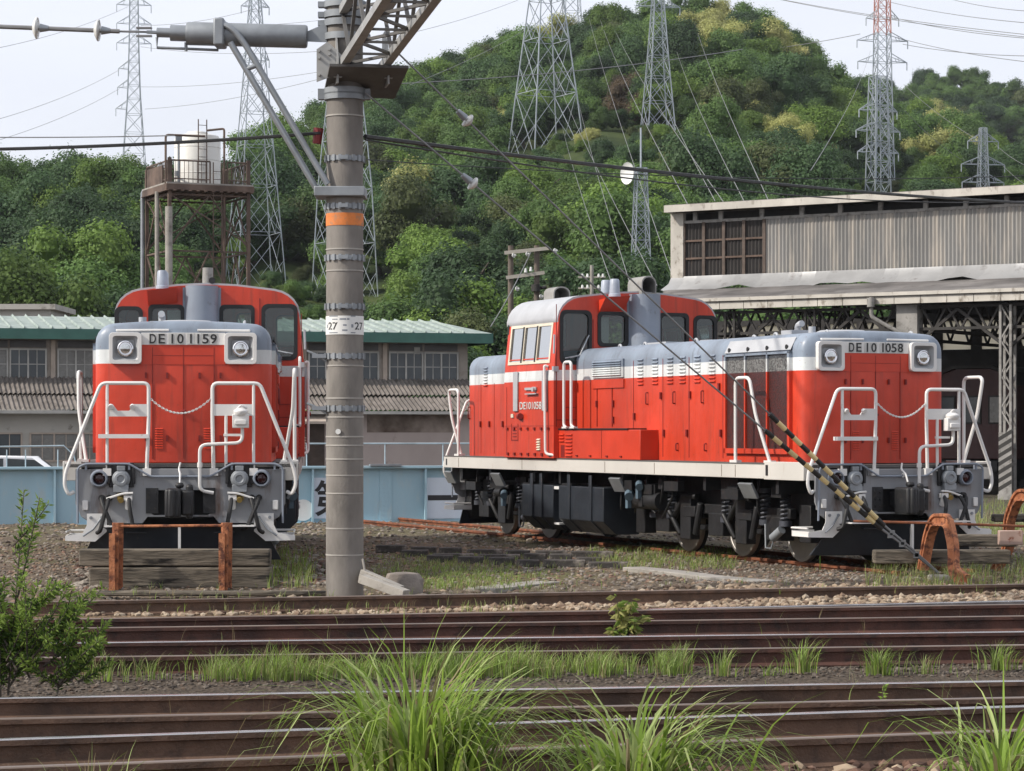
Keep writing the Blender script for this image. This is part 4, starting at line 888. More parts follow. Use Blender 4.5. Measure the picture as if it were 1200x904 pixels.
m = MB(); m.box(0,.12,.1,9,cb,rb); m.box(0,SX,8.9,9,7.0,rb); m.build('clerestory_back', M_dark, sh)
m = MB(); m.box(xw,SX,-.03,.05,ct-.02,ct+.07); k = 0
for u in (815,845,893,940,985,1032,1085,1132,1180,1230): x = fs.at(u,V0)[0]; m.box(x-.07,x+.07,-.04,.05,ct,rb)
m.build('vent_frame', M_colw, sh)
m = MB(); m.box(.0,SX,.3,.35,ct-.1,rb); m.build('vent_shade_sheet', M_dark, sh)  # added dark sheet, its colour stands in for the shade inside the open gap
m = MB(); n = 60                                     # crumpled flashing under the cladding
for i in range(n):
    xa, xb = SX*i/n, SX*(i+1)/n; f = lambda x: .06*math.sin(x*1.7)+.04*math.sin(x*4.3)
    m.add([(xa,-.06,cb-.0),(xb,-.06,cb-.0),(xb,-.25+f(xb),(cb+bb)/2),(xa,-.25+f(xa),(cb+bb)/2),(xb,-.75,bb+f(xb+2)*1.1),(xa,-.75,bb+f(xa+2)*1.1)], [(0,1,2,3),(3,2,4,5)])
m.build('flashing', M_sheet, sh, smooth=60)
m = MB(); xe = fs.at(815,V0,EV)[0]; m.add([(0,-.6,bb+.02),(SX,-.6,bb+.02),(SX,-EV,et),(xe,-EV,et),(0,-.6,bb-.08),(SX,-.6,bb-.08),(SX,-EV,et-.1),(xe,-EV,et-.1)],[(0,1,2,3),(7,6,5,4),(0,3,7,4)]); m.build('lean_to_roof', M_leanroof, sh, smooth=0)
m = MB(); m.box(xe,SX,-EV-.04,-EV,et-.07,et+.03); er = m.build('eave_board', M_white_w, sh)
k = 0; x = xe
while x < SX:
    m = MB(); m.box(x,x+.78,-EV+.03,-EV+.06,eb,et-.08); m.build('eave_panel', M_white_w, er); x += .8
m = MB(); m.box(xe,SX,-EV+.1,9,et-.30,et-.28) if False else None
# lattice columns, girders, interior
def lattice_col(x, y, w, z1, mat_, dpt=.35, stripes=False):
    m = MB()
    for s in (-1,1):
        for q in (-1,1): m.box(x+s*w/2-.035,x+s*w/2+.035,y+q*dpt/2-.035,y+q*dpt/2+.035,-.15,z1)
    n = max(4,int(z1/.45))
    for q in (-1,1):
        for i in range(n): za, zb_ = z1*i/n, z1*(i+1)/n; s = 1 if i % 2 else -1; m.tube([(x-s*w/2,y+q*dpt/2,za),(x+s*w/2,y+q*dpt/2,zb_)], .028, 4)
    m.box(x-w/2-.06,x+w/2+.06,y-dpt/2-.06,y+dpt/2+.06,-.2,.05); c = m.build('lattice_column', mat_, sh)
    if stripes:
        for i in range(7):
            z = .12+i*.23; m = MB(); m.add([(x-w/2-.04,y-dpt/2-.045,z),(x+w/2+.04,y-dpt/2-.045,z+.22),(x+w/2+.04,y-dpt/2-.045,z+.34),(x-w/2-.04,y-dpt/2-.045,z+.12)],[(0,1,2,3)]); m.build('warning_stripe', M_black_c, c)
        m = MB(); m.box(x-w/2-.04,x+w/2+.04,y-dpt/2-.043,y-dpt/2-.038,.05,1.75); m.build('warning_panel', M_colw, c)
ytr = -EV+.5
for u, mm, st in ((858,M_iron,False),(952,M_iron,False),(1066,M_colw,False),(1181,M_colw,True),(1300,M_colw,False)):
    x = fs.at(u,V0,-ytr)[0]; lattice_col(x, ytr, .30, eb-.1, mm, .3, st)
    m = MB(); m.tube([(x,ytr,eb-1.3),(x-1.5,ytr,eb-.15)],.06,4); m.tube([(x,ytr,eb-1.3),(x+1.5,ytr,eb-.15)],.06,4); m.build('knee_brace', M_iron, sh)
    lattice_col(x+.2, 3.2, .34, eb+.6, M_iron, .3)
m = MB(); xg0 = xe+.2; zg0, zg1 = eb-.75, eb-.05
m.box(xg0,SX,ytr-.05,ytr+.05,zg1-.08,zg1); m.box(xg0,SX,ytr-.05,ytr+.05,zg0,zg0+.08); n = int((SX-xg0)/.8)
for i in range(n): xa = xg0+i*.8; m.tube([(xa,ytr,zg0),(xa+.4,ytr,zg1)],.04,4); m.tube([(xa+.4,ytr,zg1),(xa+.8,ytr,zg0)],.04,4)
m.build('lattice_girder', M_iron, sh)
m = MB(); m.box(fs.at(1066,V0,-ytr)[0]-.32,fs.at(1066,V0,-ytr)[0]+.32,ytr-.2,ytr+.2,eb-.85,eb-.02); m.build('column_head', M_colw, sh)
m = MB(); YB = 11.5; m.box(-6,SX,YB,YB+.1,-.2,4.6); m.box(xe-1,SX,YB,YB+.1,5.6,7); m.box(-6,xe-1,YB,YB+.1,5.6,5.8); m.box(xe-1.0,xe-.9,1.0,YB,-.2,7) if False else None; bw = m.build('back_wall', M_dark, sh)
M_tr = nodes('translucent_sheet')[0]; t = M_tr.node_tree; p = t.nodes['Principled BSDF']; p.inputs['Base Color'].default_value = (.62,.56,.42,1); tr = N(t,'BsdfTranslucent'); tr.inputs[0].default_value = (.72,.64,.48,1); mx = N(t,'MixShader',i_0=.95); L(t,p.outputs[0],mx.inputs[1]); L(t,tr.outputs[0],mx.inputs[2]); L(t,mx.outputs[0],t.nodes['Material Output'].inputs[0])
x = -6.
while x < SX: m = MB(); m.add([(x+.06,YB+.03,4.6),(x+1.1,YB+.03,4.6),(x+1.1,YB+.03,5.6),(x+.06,YB+.03,5.6)],[(0,1,2,3)]); m.build('skylight_panel', M_tr, bw); m = MB(); m.box(x+1.1,x+1.5,YB,YB+.1,4.6,5.6); m.build('wall_pier', M_dark, bw); x += 1.44
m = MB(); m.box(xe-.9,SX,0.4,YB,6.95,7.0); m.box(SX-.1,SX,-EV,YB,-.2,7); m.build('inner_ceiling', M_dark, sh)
m = MB()
for k in range(7):
    x = xe+.5+k*3.4; m.box(x-.05,x+.05,-EV+.6,YB,eb+.1,eb+.2); m.box(x-.05,x+.05,-EV+.6,YB,eb-.8,eb-.7)
    for j in range(10): y = -EV+.6+j*1.5; m.tube([(x,y,eb-.75),(x,y+.75,eb+.15),(x,y+1.5,eb-.75)],.04,4)
m.build('roof_truss', M_iron, sh)
x = fs.at(1022,V0,EV)[0]; m = MB(); m.tube(bend([(x,-EV-.05,et-.1),(x,-EV-.05,eb-.35),(x+.3,-EV+.1,eb-.55),(x+1.1,ytr-.2,eb-1.0)],.1),.06,8); m.cyl((x,-EV-.08,et-.12),(x,-EV-.08,et-.38),.11); m.build('downpipe', M_colw, sh)
# old passenger coach standing in the shed
cx, _ = fs.at(1140,V0,-1); co = thing('railway_coach', 'dark maroon railway coach standing in the shadow inside the shed', 'railway coach', fs.o+fs.e*cx-fs.n*1.0, fs.rz)
M_mar = mat('coach_maroon', (.05,.013,.012), .5, var=.2)
m = MB(); o = [(-1.4,.95),(1.4,.95),(1.4,3.1),(1.2,3.45),(.6,3.65),(-.6,3.65),(-1.2,3.45),(-1.4,3.1)]; m.plate(o, [], lambda a, b, t: Vector((a,t,b)), 0, 12); m.build('coach_body', M_mar, co, bevel=.03)
m = MB(); m.plate([(-1.45,3.15),(-1.2,3.55),(-.6,3.75),(.6,3.75),(1.2,3.55),(1.45,3.15),(1.1,3.45),(.6,3.66),(-.6,3.66),(-1.1,3.45)], [], lambda a, b, t: Vector((a,t,b)), -.1, 12.1); m.build('coach_roof', M_iron, co)
for x, w, mm in ((-1.15,.6,M_pane),(-.28,.56,M_pane),(.5,.62,M_pane2)): m = MB(); m.box(x,x+w,-.02,0,2.0,2.85); f = m.build('end_window', M_iron, co); m = MB(); m.box(x+.05,x+w-.05,-.03,-.02,2.05,2.8); m.build('pane', mm, f)  # third pane is paler: the lit look of that window is put into its colour
m = MB(); m.box(-1.2,1.2,.2,11.8,.35,.95); m.box(-.9,.9,-.3,0,.6,.9); m.build('coach_underframe', M_black, co)

# ---------------------------------------------------------------- concrete catenary pole
D = 28.6; PX = P(404,V0,D).x; pz = lambda v: H-(v-V0)*D/F; pb = -.12
po = thing('catenary_pole', 'grey concrete pole with orange band, number plate and steel brackets between the locomotives', 'pole', (PX, D, pb))
def zz(v): return pz(v)-pb
m = MB(); m.tube([(0,0,-.3),(0,0,zz(300)),(0,0,zz(-120))], [.213,.209,.203], 32); shf = m.build('pole_shaft', M_conc, po, smooth=60)
def ringp(v, h, r, mt, name, n=32): m = MB(); z = zz(v); m.lathe([(.2,z-h/2),(r,z-h/2),(r,z+h/2),(.2,z+h/2)], n=n); return m.build(name, mt, po)
M_strap = mat('strap_pale', (.36,.34,.31), .7, var=.2)
for v in (137,293,318,429,467,489,512,522,538,557,578,619,650): ringp(v, .016, .2165, M_strap, 'strap')
for v in (187,243,303,360,418,479):
    o = ringp(v, .05, .219, M_galv, 'chain_strap'); m = MB()
    for k in range(18): a = R(20*k); m.box(.212,.232,-.018,.018,zz(v)-.035,zz(v)+.035,0,Matrix.Rotation(a,4,'Z'))
    m.build('strap_lug', M_galvd, o)
    m = MB()
    if v > 400: m.box(-.36,-.2,-.14,-.08,zz(v)-.02,zz(v)+.025); m.tube([(-.42,-.12,zz(v)+.06),(-.28,-.12,zz(v)+.0),(-.2,-.1,zz(v)-.06)],.014,6)
    else: m.box(-.05,.05,-.245,-.215,zz(v)-.02,zz(v)+.02)
    m.build('strap_bracket', M_galv, o)
ringp(258.3, .14, .2135, M_orange, 'orange_band')
o = ringp(382, .21, .2155, M_sign, 'number_plate')
def wrapped(name, s, mt, par, ang, v, h, w, bold=.01):      # lettering laid round the pole
    q = text(name, s, mt, par, Matrix(), h, w, .0012, bold)
    for vv in q.data.vertices: x, yv, t_ = vv.co; a_ = R(ang)+x/.2155; rr = .2158+t_; vv.co = (rr*math.cos(a_), rr*math.sin(a_), zz(v)+yv)
for a in (-126,-37): wrapped('plate_number', '27', M_num, o, a, 383, .085, .135, .012)
m = MB()
def mark(a, v, w, h):
    n = 4; vs = []
    for i in range(n+1):
        q = R(a)+(i/n-.5)*w/.2155
        vs += [(.2162*math.cos(q), .2162*math.sin(q), zz(v)-h/2), (.2162*math.cos(q), .2162*math.sin(q), zz(v)+h/2)]
    m.add(vs, [(2*i, 2*i+2, 2*i+3, 2*i+1) for i in range(n)])
for a in (-150,-63): mark(a, 383, .026, .038)
for a, v, w in ((-118,375.2,.07),(-124,371.6,.12),(-124,390.8,.12),(-60,371.6,.06),(-60,390.8,.06)): mark(a, v, w, .012)
for a, v, w in ((-88,375,.045),(-76,375,.03),(-98,375,.03),(-86,382,.04),(-86,388,.06)): mark(a, v, w, .018)
m.build('plate_mark', mat('mark_grey',(.25,.27,.30),.5), o)
ang = R(-88); 
m = MB(); m.lathe([(0,0),(.03,0),(.03,.01),(0,.01)], Matrix.Translation((-.06,-.215,zz(506))) @ Matrix.Rotation(R(90),4,'X'), 14); m.build('pole_disc', M_sign, po)
# bracket seat for the overhead truss
def lv(u, v, d=D): p = P(u, v, d); return (p.x-PX, d-D, p.z-pb)
bx = Vector((.158,-.987,0)).normalized(); bs = Vector((bx.y,-bx.x,0))*-1      # beam axis towards the camera, and its right-hand side
zb_ = zz(80)
def lt_(u, v, y=-.33): p = P(u, v, D+y); return (p.x-PX, y, p.z-pb)
def bp(a, s, z): q = bx*a+bs*s; return (q.x+.20, q.y, z)
for s in (-.30,.27):
    m = MB(); m.add([bp(-.25,s,zb_-.22),bp(.35,s,zb_-.22),bp(.35,s,zb_+.05),bp(.1,s,zb_+.42),bp(-.25,s,zb_+.42),bp(-.25,s-.02,zb_-.22),bp(.35,s-.02,zb_-.22),bp(.35,s-.02,zb_+.05),bp(.1,s-.02,zb_+.42),bp(-.25,s-.02,zb_+.42)],[(0,1,2,3,4),(9,8,7,6,5),(0,5,6,1),(1,6,7,2),(2,7,8,3),(3,8,9,4),(4,9,5,0)])
    for k in range(5): p0 = bp(-.2+.12*k, s, zb_-.15); m.cyl(bp(-.2+.12*k,s-.05,zb_-.14),bp(-.2+.12*k,s+.04,zb_-.14),.016,n=6)
    sb = m.build('bracket_seat', M_bracket, po)
m = MB(); q = [lt_(u_,v_) for u_,v_ in ((371,96),(371,58),(384,49),(404,68),(404,84))]; m.add(q+[(x,y+.03,z) for x,y,z in q],[(0,1,2,3,4),(9,8,7,6,5)]+[(i,(i+1)%5,5+(i+1)%5,5+i) for i in range(5)])
for u_,v_ in ((374,60),(374,68),(386,58),(386,64),(374,88),(386,84)): p = lt_(u_,v_); m.cyl((p[0],p[1]-.04,p[2]),(p[0],p[1],p[2]),.017,n=6)
m.build('gusset_plate', M_bracket, sb)
m = MB(); vs = [bp(-.30,-.42,zb_-.27),bp(.56,-.42,zb_-.04),bp(.56,.46,zb_-.04),bp(-.30,.40,zb_-.27)]; m.add(vs+[(x,y,z-.03) for x,y,z in vs],[(0,1,2,3),(7,6,5,4),(0,4,5,1),(1,5,6,2),(2,6,7,3),(3,7,4,0)]); m.build('seat_plate', M_brshade, sb)
for v in (6,18,28,44,108,114): ringp(v, .075, .235, M_galvd, 'bracket_clamp')
for v in (6,18,28,44,108,114):
    for s in (-1,1): m = MB(); m.box(s*.25-.05,s*.25+.04,-.06,.06,zz(v)-.03,zz(v)+.03); m.build('clamp_bolt', M_galvd, po)
m = MB(); zc0, zc1 = zb_+.02, zb_+.62
for s in (-.235,.235):
    for z in (zc0, zc1): m.sweep([(-.045,-.045),(.045,-.045),(.045,.045),(-.045,.045)], [bp(-.1,s,z), bp(17,s,z)])
tb = m.build('overhead_truss', M_bracket, po)
m = MB(); n = 20
for i in range(n):
    a0, a1 = .1+i*.85, .1+(i+1)*.85; s = .235 if i % 2 else -.235
    m.tube([bp(a0,s,zc0),bp(a1,-s,zc0)],.022,4); m.tube([bp(a0,s,zc1),bp(a1,-s,zc1)],.022,4); m.tube([bp(a0,.235,zc0),bp(a0,-.235,zc0)],.018,4)
    for s2 in (-.235,.235): z0, z1 = (zc0,zc1) if i % 2 else (zc1,zc0); m.tube([bp(a0,s2,z0),bp(a1,s2,z1)],.026,4)
m.build('truss_lacing', M_brshade, tb)
# spring tensioner and braces
def lt(u, v, y=-.05): p = P(u, v, D+y); return (p.x-PX, y, p.z-pb)
a, b = Vector(lt(219,39.5)), Vector(lt(360,43.2)); k = F/D; d = (b-a).normalized()
m = MB(); m.tube([a, a+d*.02, b-d*.02, b], [.125,.131,.131,.12], 24); m.tube([a+d*.32,a+d*.36],[.14,.14],24); ts = m.build('spring_tensioner', M_galvd, po)
m = MB(); m.tube([lt(200,38.8),lt(219,39.5)],.092,18); m.tube([lt(184,38.3),lt(200,38.8)],.055,14); m.tube([lt(172,37.8),lt(184,38.3)],.02,8); m.box(-.02,.02,-.02,.02,-.02,.02); m.v = [tuple(p) for p in m.v]; m.build('tensioner_sleeve', M_galv, ts)
m = MB(); m.tube([lt(184,44),lt(184,56),lt(256,59)],.017,6); m.tube([lt(218,50),lt(218,60)],.02,6); m.build('tensioner_guide', M_galvd, ts)
m = MB(); m.add([lt(360,37,-.09),lt(383,27,-.09),lt(383,50,-.09),lt(360,49,-.09),lt(360,37,-.03),lt(383,27,-.03),lt(383,50,-.03),lt(360,49,-.03)],[(0,1,2,3),(7,6,5,4),(0,4,5,1),(1,5,6,2),(2,6,7,3),(3,7,4,0)]); m.build('tensioner_lug', M_galvd, ts)
m = MB(); q = Vector(lt(258,40)); m.box(q.x-.06,q.x+.06,q.y-.17,q.y+.17,q.z-.15,q.z+.16); m.build('tensioner_clamp', M_galvd, ts, bevel=.02)
for pts in ([lt(270,50,-.2),lt(370,220,-.16)], [lt(256,26,-.16),lt(272,33,-.2),lt(286,50,-.2),lt(384,216,-.2)]):
    m = MB(); m.tube(bend(pts,.12), .036, 10); m.build('brace', M_galv, po)
m = MB(); m.box(-.33,.24,-.26,.26,zz(227)-.05,zz(227)+.06); m.tube([lt(287,82,-.2),lt(303,76,-.2)],.03,6); m.build('brace_clamp', M_galvd, po, bevel=.01)
q = P(372,160,D); m = MB(); m.tube([(-.32,.05,zz(168)),(-.30,.05,zz(150))],[.05,.06],10); m.build('red_insulator', mat('red_ins',(.25,.03,.03),.5), po)
# anchored cable to the left with two disc insulators
def disc(mb, c, ax, r, w, n=20):
    ax = Vector(ax).normalized(); Mx = Matrix.Translation(c) @ ax.to_track_quat('Z','Y').to_matrix().to_4x4()
    mb.lathe([(.02,-w),(r*.5,-w*.8),(r*.95,-w*.2),(r,0),(r*.96,.012),(r*.75,.0),(r*.72,.015),(r*.5,.0),(r*.48,.02),(r*.2,.02),(.03,w*1.5),(.0,w*1.5)], Mx, n)
cb_ = thing('tension_cable', 'grey tension cable running left from the spring tensioner with two disc insulators', 'cable', P(172,37.8,D-.05))
def lc(u, v, y=D-.05): return P(u, v, y)-P(172,37.8,D-.05)
m = MB(); m.tube([lc(-120,29),lc(0,31.5),lc(140,37)],.026,8); m.tube([lc(140,37),lc(182,38)],.012,6); m.box(*sorted((lc(160,0).x,lc(178,0).x)),-.03,.03,-.055+.0,-.035); m.box(*sorted((lc(160,0).x,lc(178,0).x)),-.03,.03,.035,.055); m.build('cable_rod', M_wire, cb_)
for u, v in ((43,33),(115,35.8)): m = MB(); disc(m, lc(u,v), (1,0,-.03), .125, .05); m.build('disc_insulator', M_porc, cb_); m = MB(); m.cyl(lc(u+4,v),lc(u+14,v+.5),.05,.03); m.build('insulator_cap', M_galv, cb_)
# guy wires, insulators, striped guards, ground anchor
AN = P(1100,672,31.2)
def guy(u0, v0, d0, ins, g0, g1, lab):
    A = P(u0, v0, d0); t = thing('guy_wire', lab, 'guy wire', AN, group='guy wires of the pole'); rel = lambda p: p-AN
    B = P(*g1, 31.0)
    def onl(u, v):                               # point of the wire seen at column u
        w = (u-u0)/(g1[0]-u0); lo, hi = 0., 1.
        for _ in range(40):
            mid = (lo+hi)/2; q = A+(B-A)*mid
            if 600+F*q.x/q.y < u: lo = mid
            else: hi = mid
        return A+(B-A)*lo
    m = MB(); m.tube([rel(A), rel(B)], .011, 6); m.tube([rel(B), rel(B)*.5+Vector((0,0,.01)), Vector((0,0,0))], .016, 6)
    for k in (.15,.35,.6): q = rel(B)*(1-k); m.box(q.x-.03,q.x+.03,q.y-.02,q.y+.02,q.z-.03,q.z+.03)
    m.build('wire', M_wire, t)
    p = rel(onl(*ins)); ax = (B-A).normalized(); m = MB(); disc(m, p, -ax, .085, .05); m.build('insulator', M_porc, t); m = MB(); m.cyl(p-ax*.16,p-ax*.04,.03,.045); m.build('insulator_cap', M_galv, t)
    a, b = onl(*g0), B; n = 15
    for k in range(n):
        m = MB(); m.tube([rel(a+(b-a)*k/n), rel(a+(b-a)*(k+1)/n)], .031, 10); 
        if k == 0: gd = m.build('striped_guard', M_black_c, t)
        else: m.build('guard_stripe', M_yellow_c if k % 2 else M_black_c, gd)
guy(464,60,28.0,(548,142),(902,488),(1036,616),'upper guy wire sloping from the truss to the ground with striped guard')
guy(428,109,28.5,(554,217),(896.5,505),(1033,620),'lower guy wire sloping from the pole to the ground with striped guard')
m = MB(); m.box(-.12,.12,-.12,.12,-.2,-.02); o = m.build('guy_anchor', M_concrete, bevel=.02); o.location = AN; tag(o, 'small concrete ground anchor where both guy wires end', 'anchor')

# ---------------------------------------------------------------- buffer stops and yard clutter
bs_ = P(0,V0,29.7); st = thing('buffer_stop', 'two orange rusty rail posts joined by a thin rod before the head-on locomotive', 'buffer stop', G(200,690,-.1))
def ls(u, v, y): p = P(u, v, y); return p-st.location
for u0, w in ((136,12),(264,12)):
    b0, b1 = ls(u0,692,29.7), ls(u0+1,613,29.7)
    m = MB(); m.sweep([(p*1.05, q*1.0+.075) for p, q in RP], [b0-Vector((0,0,.1)), b1], side=(1,0,0)); pp = m.build('rail_post', M_rust2, st)
    m = MB(); q = (b0+b1)/2; m.box(q.x-.07,q.x+.0,q.y-.12,q.y-.07,b0.z,b1.z-.12); m.build('post_plate', M_rust2, pp)
m = MB(); m.tube([ls(136,617,29.65),ls(265,616,29.65)],.016,6); m.build('tie_rod', M_rust2, st)
def timber(u0, u1, v0, v1, d, dep, lab, mt=M_wood, tilt=0, grp=None, rz=0):
    a, b = P(u0,v1,d), P(u1,v0,d); w, h = b.x-a.x, b.z-a.z if b.z > a.z else a.z-b.z
    m = MB(); n = 8
    for i in range(1): m.box(-w/2,w/2,0,dep,-h/2,h/2)
    o = m.build('timber', mt, bevel=.02); o.location = ((a.x+b.x)/2, d, (a.z+b.z)/2); o.rotation_euler = (0, R(tilt), R(rz))
    return tag(o, lab, 'timber', grp)
GT = 'old timbers of the buffer stops'
timber(92,316,644,664,29.95,.25,'topmost grey sleeper stacked behind the rusty rail posts',grp=GT); timber(104,318,665,690,29.95,.25,'lower cracked sleeper stacked behind the rusty rail posts',grp=GT)
timber(112,410,693,699,28.7,.15,'thin weathered plank lying before the rusty rail posts',M_wood)
timber(1025,1185,645,661,32.1,.25,'long grey sleeper lying behind the curved rusty rail',grp=GT); timber(1118,1192,627,641,32.6,.25,'shorter sleeper resting above the long one at right',grp=GT)
timber(1165,1260,603,612,36,.25,'sleeper lying in the weeds at the far right edge',grp=GT)
def bentrail(pts, lab):
    base = pts[0]; t = thing('curved_rail_stop', lab, 'buffer stop', base, group='curved rail stops'); q = [p-base for p in pts]
    pts2 = bend(q, .16, 6); m = MB(); m.sweep([(p*1.0, -(r+.075)*1.0) for p, r in RP], pts2, side=(1,.35,0)); m.build('bent_rail', M_rust2, t); return t
bentrail([P(1080,668,32.0),P(1087,628,32.0),P(1094,609,31.8),P(1112,609,31.2),P(1119,640,30.8),P(1119,672,30.6),P(1134,681,30.3)], 'orange rusty rail bent into a hook beside the striped guards')
t2 = bentrail([P(1166,668,33),P(1182,640,33),P(1180,612,32.9),P(1192,580,32.6),P(1214,580,32),P(1222,640,31.5),P(1224,672,31.2),P(1240,682,31)], 'rusty bent rail cut by the right edge with a blank block')
m = MB(); a, b = P(1171,639,31.9)-t2.location, P(1199,622,31.9)-t2.location; m.box(a.x,b.x,a.y,a.y+.12,a.z,b.z); m.build('block', mat('block_pinkish',(.42,.30,.25),.8,var=.2,spots=(.18,.05,.025),spot_scale=7,spot=(.58,.68)), t2, bevel=.01)
m = MB(); m.tube([P(1000,611,32),P(1100,613.5,31.8),P(1200,617,31.8)],.017,6); o = m.build('tie_rod', M_rust); tag(o, 'thin rod strung between the curved rusty rails', 'rod')
random.seed(11); k = 0
fc = Vector((5.082,33.089,0)); ux, uy = math.sin(R(22.803)), -math.cos(R(22.803))
for row in range(3):                                  # boarded crossing beside the track
    s = 0; u = 440+row*30
    while u < 700-row*5:
        L_ = random.uniform(26,52); v = 642.5+row*5.5+(u-440)*.028+random.uniform(-.8,.8); d = F*(H+.0)/(v-V0)
        a, b = P(u,v,d), P(u+L_,v,d); m = MB(); m.box(0,b.x-a.x-.02,0,.24,-.10,.0+random.uniform(-.02,.015)); o = m.build('crossing_board', M_wood2, bevel=.012); o.location = (a.x,d,.03); o.rotation_euler = (0,R(random.uniform(-.6,.6)),R(random.uniform(-4,0)))
        tag(o, 'black weathered timber board lying in the crossing beside the locomotive track', 'board', 'boards of the timber crossing'); u += L_+random.uniform(1,5)
m = MB(); a = G(472,697,-.1); n = 10
vs = [];
for j in range(5):
    for i in range(n): an = 2*math.pi*i/n; rr = (1,1.02,.95,.75,.3)[j]*(1+random.uniform(-.12,.12)); vs.append((.24*rr*math.cos(an), .17*rr*math.sin(an), (-.1,.06,.17,.235,.25)[j]))
m.add(vs, [(j*n+i, j*n+(i+1)%n, (j+1)*n+(i+1)%n, (j+1)*n+i) for j in range(4) for i in range(n)]+[tuple(4*n+i for i in range(n))]); o = m.build('concrete_lump', mat('rubble',(.22,.19,.165),.95,var=.3,scale=5,bmp=.5), smooth=25, bevel=.01); o.location = (a.x,a.y+.15,a.z); tag(o, 'rough concrete lump beside the foot of the pole', 'rubble')
m = MB(); a, b = P(424,678,28.3), P(476,697,27.9); m.sweep([(-.06,-.05),(.06,-.05),(.06,.05),(-.06,.05)], [a, b]); m.sweep([(-.05,-.05),(.05,-.05),(.05,.05),(-.05,.05)], [P(424,672,28.45), P(470,692,28.2)]); m.tube([P(425,655,28.4),P(428,672,28.4),P(440,680,28.3)],.015,6); o = m.build('pole_strut', M_concrete, bevel=.008); tag(o, 'pale wooden strut leaning down from the pole foot', 'strut')
m = MB(); pts = [G(742,667.5,-.05),G(790,672.5,-.05),G(840,679,-.06),G(898,684,-.07)]
m.sweep([(-.16,-.06),(.16,-.06),(.16,.035),(-.16,.035)], pts); o = m.build('concrete_kerb', M_concrete, bevel=.01); tag(o, 'grey concrete cable trough lid sunk in gravel before the side-on locomotive', 'kerb')
m = MB(); m.sweep([(-.2,-.06),(.2,-.06),(.2,.02),(-.2,.02)], [G(560,692,-.07),G(640,683,-.07)]); o = m.build('concrete_kerb', M_concrete, bevel=.01); tag(o, 'short concrete slab flush with the gravel right of the pole', 'kerb')
# ---------------------------------------------------------------- hills
def interp(u, tab): return np.interp(u, [p[0] for p in tab], [p[1] for p in tab])
SKY_F = [(-400,200),(-100,195),(0,197),(40,190),(70,185),(110,196),(150,190),(190,188),(250,184),(285,180),(310,168),(340,150),(380,135),(430,114),(450,104),(480,84),(530,76),(560,62),(617,50),(660,36),(693,24),(705,17),(742,22),(770,17),(813,14),(851,15),(885,22),(915,32),(930,54),(960,76),(978,94),(1010,108),(1060,132),(1120,150),(1160,172),(1200,200),(1300,230),(1500,260)]
DEP_F = [(-400,210),(250,215),(310,250),(430,350),(520,380),(900,380),(1000,390),(1060,370),(1200,320),(1500,280)]
SKY_B = [(700,160),(900,120),(960,104),(1010,100),(1035,92),(1056,85),(1104,80),(1140,80),(1170,87),(1200,93),(1300,120),(1500,160)]
def hill(u, y):
    dr = interp(u, DEP_F); th = np.where(u < 300, 5.3, 4.2); zr = H+(V0-interp(u, SKY_F))*dr/F-th; y0 = 105.
    t = np.clip((y-y0)/(dr-y0), 0, 1); z = zr*(t**1.15); back = np.clip((y-dr)/120, 0, 1); z = np.where(y > dr, zr*(1-.75*back*back*(3-2*back)), z)
    db = 620.; zb = H+(V0-interp(u, SKY_B))*db/F-4.5; tb = np.clip((y-400)/(db-400), 0, 1); bb = zb*np.clip((u-820)/160, 0, 1)*(tb**1.1); bb = np.where(y > db, bb*np.clip(1-(y-db)/200, 0, 1), bb)
    return np.maximum(z, bb)-.3
us = np.linspace(-420, 1620, 130); ysr = np.concatenate([np.linspace(104, 420, 60), np.linspace(430, 860, 40)])
UU, YH = np.meshgrid(us, ysr); XH = (UU-600)*YH/F; ZH = hill(UU, YH)+.5*np.sin(XH*.21)*np.sin(YH*.17)*(YH > 120)
n1 = len(us); hv = np.stack([XH, YH, ZH], -1).reshape(-1, 3); hf = [(j*n1+i, j*n1+i+1, (j+1)*n1+i+1, (j+1)*n1+i) for j in range(len(ysr)-1) for i in range(n1-1)]
tag(raw('hills', hv.tolist(), hf, mat('hill_undergrowth', (.028,.05,.02), 1, var=.4, scale=.15, c2=(.07,.09,.03), spec=.1), smooth=True), kind='structure')

